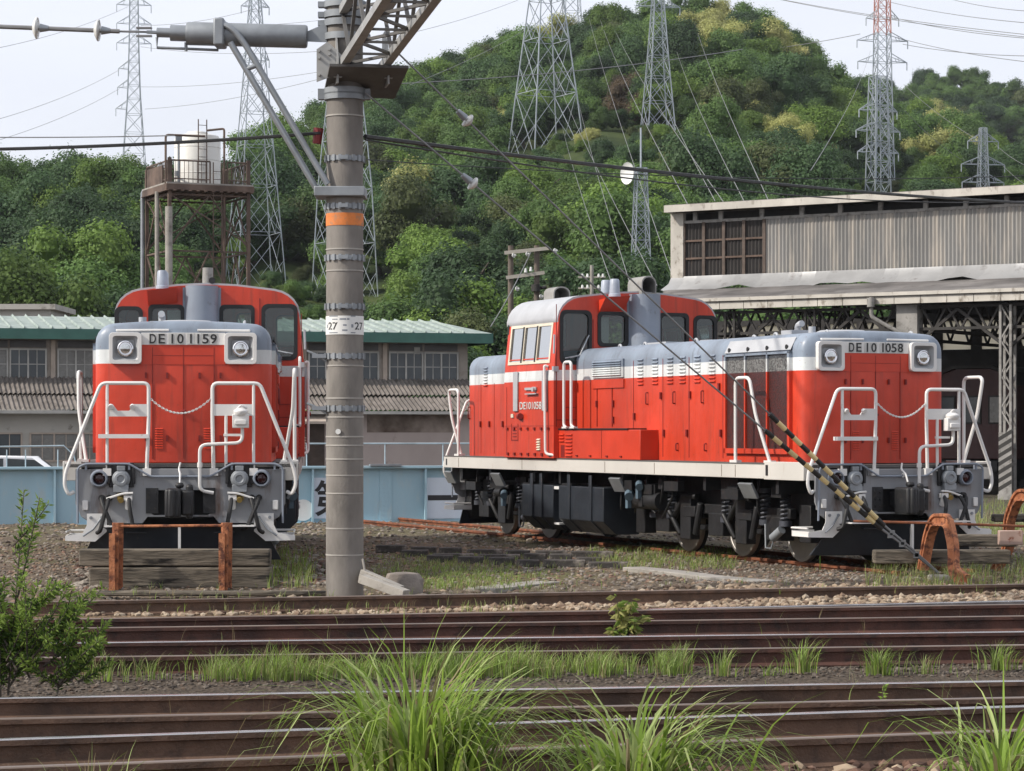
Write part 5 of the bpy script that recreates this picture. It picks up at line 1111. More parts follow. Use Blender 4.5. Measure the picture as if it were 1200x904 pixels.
# ---------------------------------------------------------------- trees
LM = {'dark': leafmat('leaf_dark', (.044,.088,.040), (.086,.146,.060)), 'mid': leafmat('leaf_mid', (.080,.150,.046), (.140,.225,.068)), 'bright': leafmat('leaf_bright', (.115,.20,.042), (.19,.275,.07)), 'olive': leafmat('leaf_olive', (.075,.10,.04), (.12,.14,.06)), 'cream': leafmat('leaf_blossom', (.24,.28,.07), (.58,.55,.26), rnd=.2), 'brown': leafmat('leaf_reddish', (.09,.065,.045), (.12,.09,.06))}
M_bark = mat('bark', (.09,.075,.06), .95, var=.3)
def crown_mesh(seed, nq, tall, size):
    g = np.random.default_rng(seed); lob = []
    for i in range(15):
        a = g.uniform(0, 6.28); r = g.uniform(.15, .80); h = g.uniform(-.3, .72)*tall; lob.append((r*math.cos(a), r*math.sin(a), h, g.uniform(.18, .46)))
    lob.append((.05, 0, .1*tall, .5)); lob.append((g.uniform(-.2,.2), g.uniform(-.2,.2), .55*tall, .34)); lob = np.array(lob)
    w = lob[:, 3]**2; k = g.choice(len(lob), nq, p=w/w.sum()); d = g.normal(size=(nq, 3)); d /= np.linalg.norm(d, axis=1)[:, None]; d[:, 2] = np.where(d[:, 2] < -.35, -d[:, 2], d[:, 2])
    rr = lob[k, 3]*(g.uniform(.68, 1.0, nq)+g.exponential(.10, nq)+.12*np.sin(d[:, 0]*9+k)*np.sin(d[:, 1]*8+d[:, 2]*7)); c = lob[k, :3]+d*rr[:, None]
    nrm = d+g.normal(size=(nq, 3))*.42; nrm[:, 2] += .3; nrm /= np.linalg.norm(nrm, axis=1)[:, None]
    t = np.cross(nrm, g.normal(size=(nq, 3))); t /= np.linalg.norm(t, axis=1)[:, None]; b = np.cross(nrm, t); s = (size*g.uniform(.55, 1.3, nq))[:, None]
    v = np.stack([c-t*s, c-b*s*.75, c+t*s*1.1, c+b*s*.7], 1).reshape(-1, 3); f = np.arange(nq*4).reshape(-1, 4)
    vs, fs = v.tolist(), f.tolist()
    for x, y, z, r in lob:                            # twig mass inside each lobe
        b0 = len(vs); vs += [(x+p[0]*r*.72, y+p[1]*r*.72, z+p[2]*r*.72) for p in ico]; fs += [[b0+i for i in q] for q in icf]
    return vs, fs
PROTO = []
tm = MB(); tm.tube([(0,0,-1.6),(.03,0,-.9),(-.02,.03,-.2),(0,0,.35)], [.10,.075,.055,.03], 7)
for a in range(5): tm.tube([(0,0,-.5+.12*a),(.25*math.cos(a*2.3),.25*math.sin(a*2.3),-.2+.14*a),(.5*math.cos(a*2.3),.5*math.sin(a*2.3),.02+.13*a)], [.035,.025,.01], 5)
trunk_me = None
for i in range(7): PROTO.append(crown_mesh(100+i, 11000, (.8,1.,1.15,.9,1.05,1.3,.85)[i], .030))
CROWN = {}
def crown_data(i, kind):
    if (i, kind) not in CROWN:
        me = bpy.data.meshes.new('crown'); me.from_pydata(PROTO[i][0], [], PROTO[i][1]); me.materials.append(LM[kind]); CROWN[(i, kind)] = me
    return CROWN[(i, kind)]
g = np.random.default_rng(42); N1 = 2500
u = g.uniform(-160, 1360, N1); y = np.sqrt(g.uniform(108**2, 395**2, N1)); dr = interp(u, DEP_F); ok = y < dr+4
N2 = 900; u2 = g.uniform(930, 1400, N2); y2 = np.sqrt(g.uniform(470**2, 622**2, N2))
u = np.concatenate([u[ok], u2]); y = np.concatenate([y[ok], y2])
e = np.linspace(-150, 1350, 260); u = np.concatenate([u, e+g.uniform(-3,3,260)]); y = np.concatenate([y, interp(e, DEP_F)-g.uniform(0,8,260)])
z = hill(u, y); rad = (1.5+2.9*g.uniform(0, 1, len(u))**1.5)*np.where(y > 400, 1.15, 1.); rad *= np.where(u < 300, .92, 1.)
ht = rad*g.uniform(.35, .8, len(u))
FEET = []
def foot(u_, v_, d0):
    ys_ = np.linspace(108, 420, 600); hh = hill(np.full(600, float(u_)), ys_); vv = V0-(hh-H)*F/ys_; k_ = np.argmax(vv <= v_); return float(ys_[k_]) if vv.min() <= v_ else d0
keep = np.ones(len(u), bool)                          # cleared ground in front of each pylon
for a, vb_, hw, d0 in ((299,338,42,150),(404,352,44,150),(640,172,46,300),(771,157,24,320),(1034,215,18,260),(1029,240,19,240),(1152,236,28,240)):
    d_ = foot(a, vb_, d0); top = V0-(z+ht+rad-H)*F/y; keep &= ~((np.abs(u-a) < hw+rad*.7*F/y) & (y < d_+3) & (top < vb_+2))
rad = np.where(keep, rad, .75+.5*g.uniform(0, 1, len(u))); ht = np.where(keep, ht, rad*.3)
CREAM = [(830,45),(853,47),(840,30),(915,70),(905,60),(870,105),(880,130),(850,125),(905,150),(925,165),(960,162),(818,126),(1097,145),(1110,160),(1065,178),(1085,172),(503,220),(515,238),(590,138),(600,150),(700,165),(480,160),(30,215),(690,160),(640,35)]
cu, cz = 600+F*((u-600)*y/F)/y, V0-(z+ht+rad*.4-H)*F/y
kinds = g.choice(['dark','mid','bright','olive'], len(u), p=[.40,.40,.14,.06]).astype(object)
fld = snoise(u*.02, y*.03, 1., 5); kinds[(fld > .55) & (kinds == 'mid')] = 'bright'; kinds[(fld < -.5) & (kinds == 'mid')] = 'dark'
for (a, b) in CREAM: kinds[(cu-a)**2+(cz-b)**2 < 12**2] = 'cream'
kinds[(cu-743)**2+(cz-105)**2 < 18**2] = 'brown'; kinds[(y > 430) & (kinds == 'bright')] = 'mid'
vis = np.where(cu < 585, cz < 385, np.where(cu < 780, cz < 345, cz < 232)) & (cu > -30) & (cu < 1230) & ~((cu > 384) & (cu < 424))
vis &= ~((cu > 128) & (cu < 352) & (cz > 335)) & (y < 395)
order = np.argsort(-(rad/y)*vis); ind = order[:270]; rest = np.setdiff1d(np.arange(len(u)), ind)
ZN = [(170,'left of the water tower'),(384,'between the water tower and the concrete pole'),(590,'right of the concrete pole'),(740,'below the broad pylon'),(1010,'above the engine shed roof'),(9999,'beyond the shed at far right')]
KN = {'dark':'dark green broadleaf tree','mid':'mid green broadleaf tree','bright':'bright yellow green tree','olive':'dull olive green tree','cream':'tree covered in cream blossom','brown':'reddish brown thinly leaved tree'}
for i in ind:
    zn = next(n for a, n in ZN if cu[i] < a); lab = KN[kinds[i]]+(' low' if cz[i] > 250 else ' high')+' on the hillside '+zn
    t = thing('hillside_tree', lab, 'tree', ((u[i]-600)*y[i]/F, y[i], z[i]), g.uniform(0, 6.28), 'trees on the wooded hillside')
    c = bpy.data.objects.new('crown', crown_data(int(g.integers(0, 7)), kinds[i])); col.objects.link(c); c.parent = t; r = float(rad[i]); c.location = (0, 0, float(ht[i])); c.scale = (r, r, r*float(g.uniform(.85, 1.2)))
    if trunk_me is None: tr_o = tm.build('trunk', M_bark, t); trunk_me = tr_o.data
    else: tr_o = bpy.data.objects.new('trunk', trunk_me); col.objects.link(tr_o); tr_o.parent = t
    tr_o.scale = (r, r, r); tr_o.location = (0, 0, float(ht[i]))
# the remaining wood, one object: points carrying copies of the same crowns
ng_mats = {}
def forest(name, idx, kind, proto, seed):
    me = bpy.data.meshes.new(name); me.from_pydata([((u[i]-600)*y[i]/F, y[i], z[i]+ht[i]) for i in idx], [], [])
    a = me.attributes.new('size', 'FLOAT', 'POINT'); a.data.foreach_set('value', [float(rad[i]) for i in idx])
    return me
wood = MB(); wv, wk, wp = [], [], []
kl = ['dark','mid','bright','olive','cream','brown']
me = bpy.data.meshes.new('far_wood'); me.from_pydata([((u[i]-600)*y[i]/F, y[i], z[i]+ht[i]) for i in rest], [], [])
for nm, typ, vals in (('size','FLOAT',[float(rad[i]) for i in rest]), ('pick','INT',[kl.index(kinds[i])*2+int(g.integers(0,2)) for i in rest]), ('turn','FLOAT',[float(v) for v in g.uniform(0, 6.28, len(rest))])):
    a = me.attributes.new(nm, typ, 'POINT'); a.data.foreach_set('value', vals)
wo = bpy.data.objects.new('far_wood', me); col.objects.link(wo); tag(wo, kind='stuff')
pc = bpy.data.collections.new('crown_shapes')
for j, kd in enumerate(kl):
    for q in range(2):
        o = bpy.data.objects.new('crown_%02d' % (j*2+q), crown_data((j*2+q) % 7, kd)); pc.objects.link(o)
ng = bpy.data.node_groups.new('wood_on_points', 'GeometryNodeTree'); ng.interface.new_socket('Geometry', in_out='INPUT', socket_type='NodeSocketGeometry'); ng.interface.new_socket('Geometry', in_out='OUTPUT', socket_type='NodeSocketGeometry')
gi, gq = ng.nodes.new('NodeGroupInput'), ng.nodes.new('NodeGroupOutput'); ip = ng.nodes.new('GeometryNodeInstanceOnPoints'); ci = ng.nodes.new('GeometryNodeCollectionInfo'); ci.inputs[0].default_value = pc; ci.inputs['Separate Children'].default_value = True; ci.inputs['Reset Children'].default_value = True
def nattr(nm, ty): q = ng.nodes.new('GeometryNodeInputNamedAttribute'); q.data_type = ty; q.inputs[0].default_value = nm; return q.outputs[0]
cx_ = ng.nodes.new('ShaderNodeCombineXYZ'); ng.links.new(nattr('turn','FLOAT'), cx_.inputs[2]); e2r = ng.nodes.new('FunctionNodeEulerToRotation'); ng.links.new(cx_.outputs[0], e2r.inputs[0])
ng.links.new(gi.outputs[0], ip.inputs['Points']); ng.links.new(ci.outputs[0], ip.inputs['Instance']); ip.inputs['Pick Instance'].default_value = True
ng.links.new(nattr('pick','INT'), ip.inputs['Instance Index']); ng.links.new(nattr('size','FLOAT'), ip.inputs['Scale']); ng.links.new(e2r.outputs[0], ip.inputs['Rotation']); ng.links.new(ip.outputs[0], gq.inputs[0])
md = wo.modifiers.new('wood', 'NODES'); md.node_group = ng

# ---------------------------------------------------------------- pylons
def pylon(name, cu_, d, prof, arms, rot, label, mt=M_pyl, bar=.75, base=True, mt_top=None, vtop=-999, cat='pylon', grp='lattice pylons on the hill'):
    c = P(cu_, V0, d); gzv = float(hill(np.array([cu_]), np.array([d]))[0]) if base else -.2
    t = thing(name, label, cat, (c.x, d, gzv), rot, grp); k = d/F; q = abs(math.cos(rot))+abs(math.sin(rot)); r0 = bar*k*.5
    z = lambda v: H-(v-V0)*k-gzv
    vb = V0-(gzv-H)/k; pr = sorted(prof)
    if base and vb > pr[-1][0]+2: s = (pr[-1][1]-pr[-2][1])/(pr[-1][0]-pr[-2][0]); pr.append((vb, pr[-1][1]+s*(vb-pr[-1][0])))
    W_ = lambda v: float(np.interp(v, [p[0] for p in pr], [p[1] for p in pr]))*k/q
    v = pr[-1][0]; lev = [v]
    while v > pr[0][0]+3: v = max(pr[0][0], v-max(7, 1.75*W_(v)/k*q)); lev.append(v)
    m, mt2 = MB(), MB(); m2 = MB()
    def corner(v, i): w = W_(v); sx, sy = ((-1,-1),(1,-1),(1,1),(-1,1))[i % 4]; return Vector((sx*w, sy*w, z(v)))
    for a, b in zip(lev[:-1], lev[1:]):
        mm = m2 if b < vtop else m
        for i in range(4):
            mm.tube([corner(a,i),corner(b,i)], r0*1.5, 4, caps=False); mm.tube([corner(a,i),corner(b,i+1)], r0*.8, 4, caps=False); mm.tube([corner(a,i+1),corner(b,i)], r0*.8, 4, caps=False); mm.tube([corner(b,i),corner(b,i+1)], r0*.8, 4, caps=False)
            if W_(a)/k > 14: p = (corner(a,i)+corner(a,i+1))/2; mm.tube([p,(corner(a,i)*.5+corner(b,i)*.5)], r0*.7, 4, caps=False); mm.tube([p,(corner(a,i+1)*.5+corner(b,i+1)*.5)], r0*.7, 4, caps=False)
    m.build('lattice_body', mt, t, smooth=0)
    if m2.v: m2.build('painted_top', mt_top, t, smooth=0)
    for v, ln, sides in arms:
        for s in sides:
            m = MB(); tip = Vector((s*ln*k, 0, z(v))); ww = W_(v)
            for sy in (-1,1):
                a = Vector((s*ww, sy*ww, z(v))); b = Vector((s*ww, sy*ww, z(v-9))); m.tube([a, tip], r0, 4); m.tube([b, tip], r0, 4); m.tube([(a+tip)/2, (b*.6+tip*.4)], r0*.7, 4)
            m.tube([tip, tip+Vector((0,0,-9*k))], r0*1.3, 5); m.build('cross_arm', mt, t, smooth=0)
    return t
PB = (-1,1)
pylon('pylon', 157, 300, [(-40,5),(50,6.5),(110,8.5),(195,15.5)], [(6,20,PB),(28,20,PB),(51,20,PB),(81,18,(-1,)),(103,19,(-1,)),(128,21,(-1,))], R(12), 'slim grey lattice pylon standing left of the water tower')
pylon('pylon', 299, foot(299,338,150), [(-40,4),(60,12),(190,24),(340,38)], [(8,17,PB),(70,17,PB)], R(22), 'grey lattice pylon right behind the water tower', bar=.95)
pylon('pylon', 404, foot(404,352,150), [(-60,6),(130,22),(200,31),(355,40)], [(-20,24,PB)], R(30), 'pale lattice pylon hidden mostly behind the concrete pole', bar=1.0)
pylon('pylon', 640, foot(640,172,300), [(-60,12),(0,20),(150,41),(190,46)], [(-30,40,PB)], R(28), 'broadest grey lattice pylon near the hilltop', bar=1.15)
pylon('pylon', 670, 372, [(-40,8),(60,13),(110,16)], [], R(10), 'thin lattice pylon standing behind the broadest pylon', bar=.8)
pylon('pylon', 771, foot(771,157,320), [(-60,5),(10,7.5),(80,13),(155,20)], [(8,27,PB),(-20,30,PB)], R(14), 'tapering grey lattice pylon on the slope below the hilltop', bar=1.05)
pylon('pylon', 795, 384, [(-40,5),(20,9)], [], R(20), 'lattice pylon rising just behind the hilltop crest', bar=.8)
pylon('pylon', 1034, foot(1034,215,260), [(-60,7),(0,8.5),(90,10),(130,11)], [(-20,18,PB),(22,20,PB),(48,31,PB),(73,30,PB)], R(10), 'tall red and white topped pylon', mt=M_pyl, mt_top=M_pylr, vtop=36, bar=1.0)
pylon('pylon', 1029, foot(1029,240,240), [(90,10),(150,12),(232,14.5)], [(130,26,PB),(154,30,PB),(179,28,PB)], R(24), 'grey pylon in front of the red topped one', bar=1.1)
pylon('pylon', 1152, foot(1152,236,240), [(150,4),(225,6.5)], [(166,19,PB),(193,27,PB),(214,26,PB)], R(12), 'small grey pylon above the shed roof at far right', bar=.95, mt_top=M_orange, vtop=-99)
tw = pylon('radio_tower', 751, 150, [(197,6.8),(338,12.3),(420,16)], [], R(14), 'slim lattice radio tower with a white dish behind the side-on locomotive', bar=1.0, base=False, cat='radio tower', grp=None)
k = 150/F; zt_ = H-(204-V0)*k+.2; m = MB(); Mx = Matrix.Translation((-14*k,-.1,zt_)) @ Matrix.Rotation(R(-90),4,'Y') @ Matrix.Rotation(R(20),4,'X'); m.lathe([(0,-.02),(.35,.0),(.62,.12),(.66,.22),(.60,.16),(.3,.05),(0,.03)], Mx, 24); m.tube([(-14*k,0,zt_),(-4*k,0,zt_)],.08,6); m.build('dish', M_sign, tw)
m = MB(); m.cyl((0,0,H-(197-V0)*k+.2),(0,0,H-(150-V0)*k+.2),.06,n=6); m.build('mast', M_pyl, tw)

# ---------------------------------------------------------------- wires
def wire(pts, dep, label, mt=M_wire, px=.7, sag=0, name='overhead_wire', grp=None):
    (u0,v0),(u1,v1) = pts; d0, d1 = dep; A, B = P(u0,v0,d0), P(u1,v1,d1); n = 24; q = []
    for i in range(n+1): t = i/n; p = A+(B-A)*t; p.z -= sag*4*t*(1-t); q.append(p-A)
    m = MB(); m.tube(q, px*.5*(d0+d1)/2/F, 5); o = m.build(name, mt); o.location = A
    return tag(o, label, 'wire', grp)
wire([(-30,175.5),(376,156)], (28.6,28.6), 'thick black cable running left of the concrete pole', M_wireb, 4.2, .03, 'power_cable')
wire([(428,160),(1250,240)], (28.8,52), 'thick black cable crossing from the pole to the shed roof', M_wireb, 4.0, .12, 'power_cable')
wire([(428,164),(1260,232)], (28.8,60), 'thinner black wire below the thick cable right of the pole', M_wireb, 1.5, .35)
wire([(-30,161),(205,159)], (60,60), 'thin grey wire ending at the white water tank', M_wire, 1.4, .02)
wire([(425,187),(1230,205)], (110,150), 'thin wire crossing the hillside just under the black cable', M_wireb, 1.1, .5)
wire([(430,100),(870,58)], (120,150), 'faint straight wire crossing below the hilltop', M_wire, 1.0, .3)
GW = 'thin power lines of the hill pylons'
for k_, (a, b, d) in enumerate((((906,-2),(1215,45),(300,220)),((898,-4),(1215,42),(300,220)),((1040,2),(1215,28),(330,240)),((1052,22),(1215,46),(330,240)),((1050,44),(1215,74),(330,250)),((1058,52),(1215,66),(330,250)),((835,64),(1008,40),(350,330)),((1100,-5),(1215,14),(330,240)))):
    wire(a and [a, b], d, 'thin power line in the sky by the red topped pylon', M_wire, .75, .35, 'power_line', GW)
for a, b, d in (((690,20),(792,335),(372,90)),((703,22),(806,240),(372,90)),((716,25),(850,240),(372,90)),((672,92),(742,345),(360,90)),((655,130),(716,330),(340,90)),((790,50),(872,236),(350,90)),((812,20),(900,234),(380,90)),((758,60),(838,236),(340,90)),((640,60),(770,335),(340,90)),((950,200),(1020,60),(90,320))):
    wire([a, b], d, 'thin power line hanging down the slope from the hilltop pylons', M_wire, .42, .8, 'power_line', GW)
for a, b, d in (((-20,145),(140,82),(200,300)),((-20,170),(140,104),(200,300)),((165,30),(300,10),(300,285)),((165,102),(400,80),(300,230)),((-20,60),(150,8),(200,300)),((170,128),(385,90),(300,230)),((300,30),(520,-2),(285,260)),((430,50),(620,-5),(230,340)),((480,100),(640,20),(230,340)),((165,55),(380,60),(300,230)),((1060,100),(1150,166),(330,300)),((1060,130),(1135,192),(290,300)),((1165,168),(1230,205),(300,220)),((1175,194),(1240,236),(300,220))):
    wire([a, b], d, 'faint power line strung between distant pylons', M_wire, .5, .5, 'power_line', GW)

# ---------------------------------------------------------------- water tower
M_rsteel = mat('rusty_dark_steel', (.085,.058,.047), .85, var=.35, scale=2, c2=(.16,.11,.085)); M_tankw = mat('tank_white', (.68,.67,.63), .5, var=.06, spots=(.5,.46,.40), spot_scale=1.5, spot=(.55,.8), stretch=(1,1,.4))
DB = 63.; Bp = P(198.7,V0,DB); wt = thing('water_tower', 'white water tank on a rusty lattice stand behind the head-on locomotive', 'water tower', (Bp.x, DB, -.2), R(24)); S = 2.056; zk = lambda v, d=DB+.3: H-(v-V0)*d/F+.2
z0 = zk(224); z1 = zk(215)
for x, yy in ((0,0),(S,0),(S,S),(0,S)):
    m = MB(); m.box(x-.042,x+.042,yy-.042,yy+.042,0,zk(186) if (x,yy) != (0,S) else zk(192)); m.build('leg', M_rsteel, wt)
m = MB()
hl = [0, zk(396), zk(290), z0]
for za, zb2 in zip(hl[:-1], hl[1:]):
    for p, q in (((0,0),(S,0)),((S,0),(S,S)),((S,S),(0,S)),((0,S),(0,0))):
        m.tube([(*p,zb2-.1),(*q,zb2-.1)],.03,4); mid = ((p[0]+q[0])/2,(p[1]+q[1])/2); m.tube([(*mid,zb2-.1),(*p,za)],.025,4); m.tube([(*mid,zb2-.1),(*q,za)],.025,4); m.tube([(*p,zb2-.1),(*q,za+.1)],.022,4)
m.build('cross_bracing', M_rsteel, wt)
m = MB(); m.box(-.12,S+.12,-.12,S+.12,z0,z1-.04)
for i in range(12): m.box(-.14+i*.2,-.06+i*.2,-.15,S+.15,z0-.03,z0)
m.build('platform', M_rsteel, wt, bevel=.01); m = MB(); m.box(-.1,S+.1,-.1,S+.1,z1-.038,z1); m.build('platform_deck', M_concrete, wt)
m = MB(); zh = zk(189)
for a, b in (((.05,0),(1.05,0)),((1.5,0),(S,0)),((S,0),(S,S)),((0,0),(0,S)),((0,S),(S,S))):
    a, b = Vector((*a,0)), Vector((*b,0)); n = max(3,int((b-a).length/.1)); m.tube([a+Vector((0,0,zh)),b+Vector((0,0,zh))],.022,5); m.tube([a+Vector((0,0,z1+.1)),b+Vector((0,0,z1+.1))],.015,5)
    for i in range(n+1): p = a+(b-a)*i/n; m.tube([p+Vector((0,0,z1)),p+Vector((0,0,zh))],.022 if i in (0,n) else .009,4)
m.build('railing', M_rsteel, wt); m = MB(); m.box(-.03,0,.55,S-.1,z1,zh-.08); m.build('rusty_panel', M_rsteel, wt)
tx, ty = 1.025, 1.0; r = .585; zt0_, zt1_ = z1, zk(153)
m = MB(); m.lathe([(r,zt0_),(r,zt1_-.12),(r-.05,zt1_-.03),(r-.16,zt1_),(.28,zt1_+.02),(.26,zt1_+.07),(.1,zt1_+.1),(0,zt1_+.1)], Matrix.Translation((tx,ty,0)), 40)
for k_ in (.25,.5,.75): zz_ = zt0_+(zt1_-zt0_)*k_; m.lathe([(r+.0,zz_-.015),(r+.008,zz_),(r+.0,zz_+.015)], Matrix.Translation((tx,ty,0)), 40)
tk_ = m.build('tank', M_tankw, wt, smooth=40)
def ladder(mb, x, yy, za, zb2, w=.22):
    for s in (-1,1): mb.tube([(x+s*w/2,yy,za),(x+s*w/2,yy,zb2)],.015,5)
    for i in range(int((zb2-za)/.2)): mb.tube([(x-w/2,yy,za+.1+i*.2),(x+w/2,yy,za+.1+i*.2)],.01,4)
m = MB(); ladder(m, .95, ty-r-.1, z1, zk(138)); m.build('tank_ladder', M_rsteel, wt); m = MB(); ladder(m, 1.22, -.08, 0, zk(190)); m.build('ladder', M_rsteel, wt)
m = MB(); m.tube(bend([(-.1,.0,z1-.2),(-.1,.0,zk(160)),(.95,.1,zk(159))],.08),.03,6); m.tube(bend([(1.42,.0,0),(1.42,.0,zk(149.5)),(1.05,.3,zk(151))],.06),.028,6); m.build('feed_pipe', M_rsteel, wt)
m = MB(); m.tube([(.35,ty-r-.02,z1),(.35,ty-r-.02,zt1_-.1)],.03,6); m.box(.27,.43,ty-r-.06,ty-r,zk(165),zk(158)); m.cyl((.3,ty-r-.05,zk(206)),(.3,ty-r-.05,zk(200)),.06); m.build('tank_fitting', M_galvd, tk_)
m = MB(); m.tube(bend([(-.10,2.12,0),(-.10,2.12,zk(217)),(.1,1.9,zk(217))],.1),.05,8); m.build('drain_pipe', M_galv, wt)
m = MB(); m.cyl((-.12,-.35,0),(-.12,-.35,zk(245)),.10,.09,14); m.build('concrete_post', M_concrete, wt); m = MB(); m.cyl((-.15,.6,0),(-.15,.6,z0),.055,n=10); m.build('overflow_pipe', M_concrete, wt)
# ---------------------------------------------------------------- timber pole frames behind
DH = 85.; hp = P(613,V0,DH); hf_ = thing('utility_pole', 'two brown wooden poles joined by pale cross bars carrying white insulators', 'utility pole', (hp.x, DH, -.2)); zz2 = lambda v: H-(v-V0)*DH/F+.2; lx = lambda u_: P(u_,V0,DH).x-hp.x
M_pwood = mat('pole_wood', (.13,.105,.085), .9, var=.25); M_bar = mat('cross_bar_pale', (.38,.35,.30), .8, var=.15)
for u_ in (598.5,629): m = MB(); m.cyl((lx(u_),0,0),(lx(u_),0,zz2(288)),.12,.095,12); m.build('pole', M_pwood, hf_)
for (a, b, c, d_) in ((591,297,643,291.5),(593,326,638,320)): m = MB(); m.sweep([(-.05,-.06),(.05,-.06),(.05,.06),(-.05,.06)],[(lx(a),-.15,zz2(b)),(lx(c),-.15,zz2(d_))]); m.build('cross_bar', M_bar, hf_)
for u_, v_ in ((602,300),(618,298.5),(650.5,294.5),(606,339),(634,348)):
    m = MB(); disc(m, (lx(u_),-.2,zz2(v_)), (.8,-.6,.1), .085, .06, 14); m.build('insulator', M_porc, hf_)
for u_, v_ in ((616,317),(622,315.5)): m = MB(); m.cyl((lx(u_),-.2,zz2(v_+3)),(lx(u_),-.2,zz2(v_-2)),.06,.03,10); m.build('pin_insulator', M_porc, hf_)
m = MB(); m.cyl((lx(628),-.15,zz2(342)),(lx(628),-.15,zz2(334)),.16,n=12); m.cyl((lx(634),-.15,zz2(338)),(lx(640),-.1,zz2(337)),.06); m.build('cable_joint', M_iron, hf_)
wire([(622,296),(575,383)], (84.8,80), 'thin stay wire sloping down left of the two wooden poles', M_wire, 1.2, .1, 'stay_wire')
hp2 = P(693.5,V0,120); up = thing('utility_pole', 'distant utility pole with two cross bars behind the locomotive cab', 'utility pole', (hp2.x,120,-.2)); k = 120/F; zz3 = lambda v: H-(v-V0)*k+.2
m = MB(); m.cyl((0,0,0),(0,0,zz3(311)),.13,.09,10); m.build('pole', M_concrete, up)
for v_ in (325,338):
    m = MB(); m.box(-16*k,16*k,-.05,.05,zz3(v_)-.04,zz3(v_)+.04); m.build('cross_bar', M_bar, up)
    for q in (-11,-5,8,13): m = MB(); m.cyl((q*k,0,zz3(v_)),(q*k,0,zz3(v_-4)),.08,.04,8); m.build('insulator', M_porc, up)

# ---------------------------------------------------------------- grass, weeds, shrubs
GB = {'green': leafmat('grass_green', (.19,.31,.045), (.34,.46,.09), .5, .1, .45), 'pale': leafmat('grass_pale', (.30,.39,.13), (.46,.52,.22), .35, .1), 'dry': leafmat('grass_dry', (.22,.17,.09), (.30,.25,.14), .3, .1), 'dull': leafmat('grass_dull', (.12,.18,.045), (.21,.27,.08), .35, .1)}
def blades(name, items, mats, parent=None):
    """items: (x, y, z, height, lean angle, lean amount, width, material)"""
    it = np.array([i[:7] for i in items], float); mi = np.array([i[7] for i in items]); n = len(it); seg = 6; vs = np.zeros((n, seg+1, 2, 3)); g2 = np.random.default_rng(n)
    dx, dy = np.cos(it[:, 4]), np.sin(it[:, 4]); wa = it[:, 4]+np.pi/2+g2.uniform(-.9, .9, n); wx, wy = np.cos(wa), np.sin(wa)
    for s in range(seg+1):
        t = s/seg; bend_ = it[:, 5]*t**1.8; hx = it[:, 3]*np.sin(bend_)*t*.75; hz = it[:, 3]*t*np.cos(bend_*.8)
        w = it[:, 6]*(1-t**1.6)*.5+.0004
        for q, sg in ((0, -1), (1, 1)): vs[:, s, q, 0] = it[:, 0]+dx*hx+wx*w*sg; vs[:, s, q, 1] = it[:, 1]+dy*hx+wy*w*sg; vs[:, s, q, 2] = it[:, 2]+hz
    b = np.arange(n)[:, None, None]*(seg+1)*2+np.arange(seg)[None, :, None]*2; f = (b+np.array([0,1,3,2])[None, None, :]).reshape(-1, 4)
    return raw(name, vs.reshape(-1, 3).tolist(), f.tolist(), mats, parent, np.repeat(mi, seg).tolist(), smooth=True)
def tuft(c, n, rad_, h, lean, w, wts, gg):
    o = []
    for _ in range(n):
        a = gg.uniform(0, 6.28) if gg.random() < .72 else gg.normal(0, .5); r_ = rad_*abs(gg.normal(0, .5)); x, yv = c[0]+r_*math.cos(a), c[1]+r_*math.sin(a); o.append((x, yv, c[2], h*gg.uniform(.45, 1.05), a+gg.normal(0, .5), lean*gg.uniform(.3, 1.25), w*gg.uniform(.6, 1.2), gg.choice(len(wts), p=wts)))
    return o
GM = [GB['green'], GB['pale'], GB['dry'], GB['dull']]; gg = np.random.default_rng(8)
for (u_, d_, n, rr, h, ln, w, lab) in (
    (485,12.9,480,.36,1.08,1.45,.026,'largest clump of long green grass in front of the nearest rails below the pole'),
    (742,12.5,300,.42,.92,1.9,.025,'arching clump of long green grass at the bottom centre right'),
    (1172,12.5,180,.32,.90,1.75,.024,'clump of long green grass cut off at the bottom right corner'),
    (118,12.9,70,.28,.34,1.0,.007,'sparse low grass clump at the bottom left')):
    c = P(u_,V0,d_); o = blades('grass_clump', tuft((c.x,c.y,-.17),n,rr,h,ln,w,[.48,.27,.12,.13] if n > 100 else [.3,.2,.3,.2],gg), GM); o.data.transform(Matrix.Translation((-c.x,-c.y,.17))); o.location = (c.x,c.y,-.17); tag(o, lab, 'grass clump')
for k_, (u_, v_, n, h, lab) in enumerate(((845,792,80,.27,'small green grass tuft right of the long grassy strip'),(938,788,110,.33,'tall green grass tuft between the rails, second of the row'),(1030,791,150,.28,'widest green grass tuft standing alone between the rails'),(1082,790,40,.2,'tiny grass tuft beside the widest lone tuft'),(1166,785,110,.27,'green grass tuft between the rails near the right edge'),(900,792,30,.14,'very low grass tuft between two taller ones'))):
    c = G(u_, v_, -.13); o = blades('grass_tuft', tuft((0,0,0),n,.16,h,1.0,.008,[.40,.15,.12,.33],gg), GM); o.location = c; tag(o, lab, 'grass tuft', 'lone grass tufts between the rails')
it = []
for _ in range(520):
    u_ = gg.uniform(245, 800); v_ = gg.uniform(784, 797)-(u_-500)*.012; c = G(u_, v_, -.13); f = .6+.5*math.sin(u_*.045)*math.sin(u_*.021+1)
    if gg.random() < f+.25: it += tuft(c, int(gg.integers(6, 18)), .09, .15+.13*f*gg.uniform(.5, 1.2), .9, .007, [.32,.16,.16,.36], gg)
for _ in range(25): c = G(gg.uniform(90,250), gg.uniform(786,800), -.13); it += tuft(c, 9, .1, .22, .9, .007, [.32,.16,.16,.36], gg)
tag(blades('grass_strip', it, GM), kind='stuff')
it = []
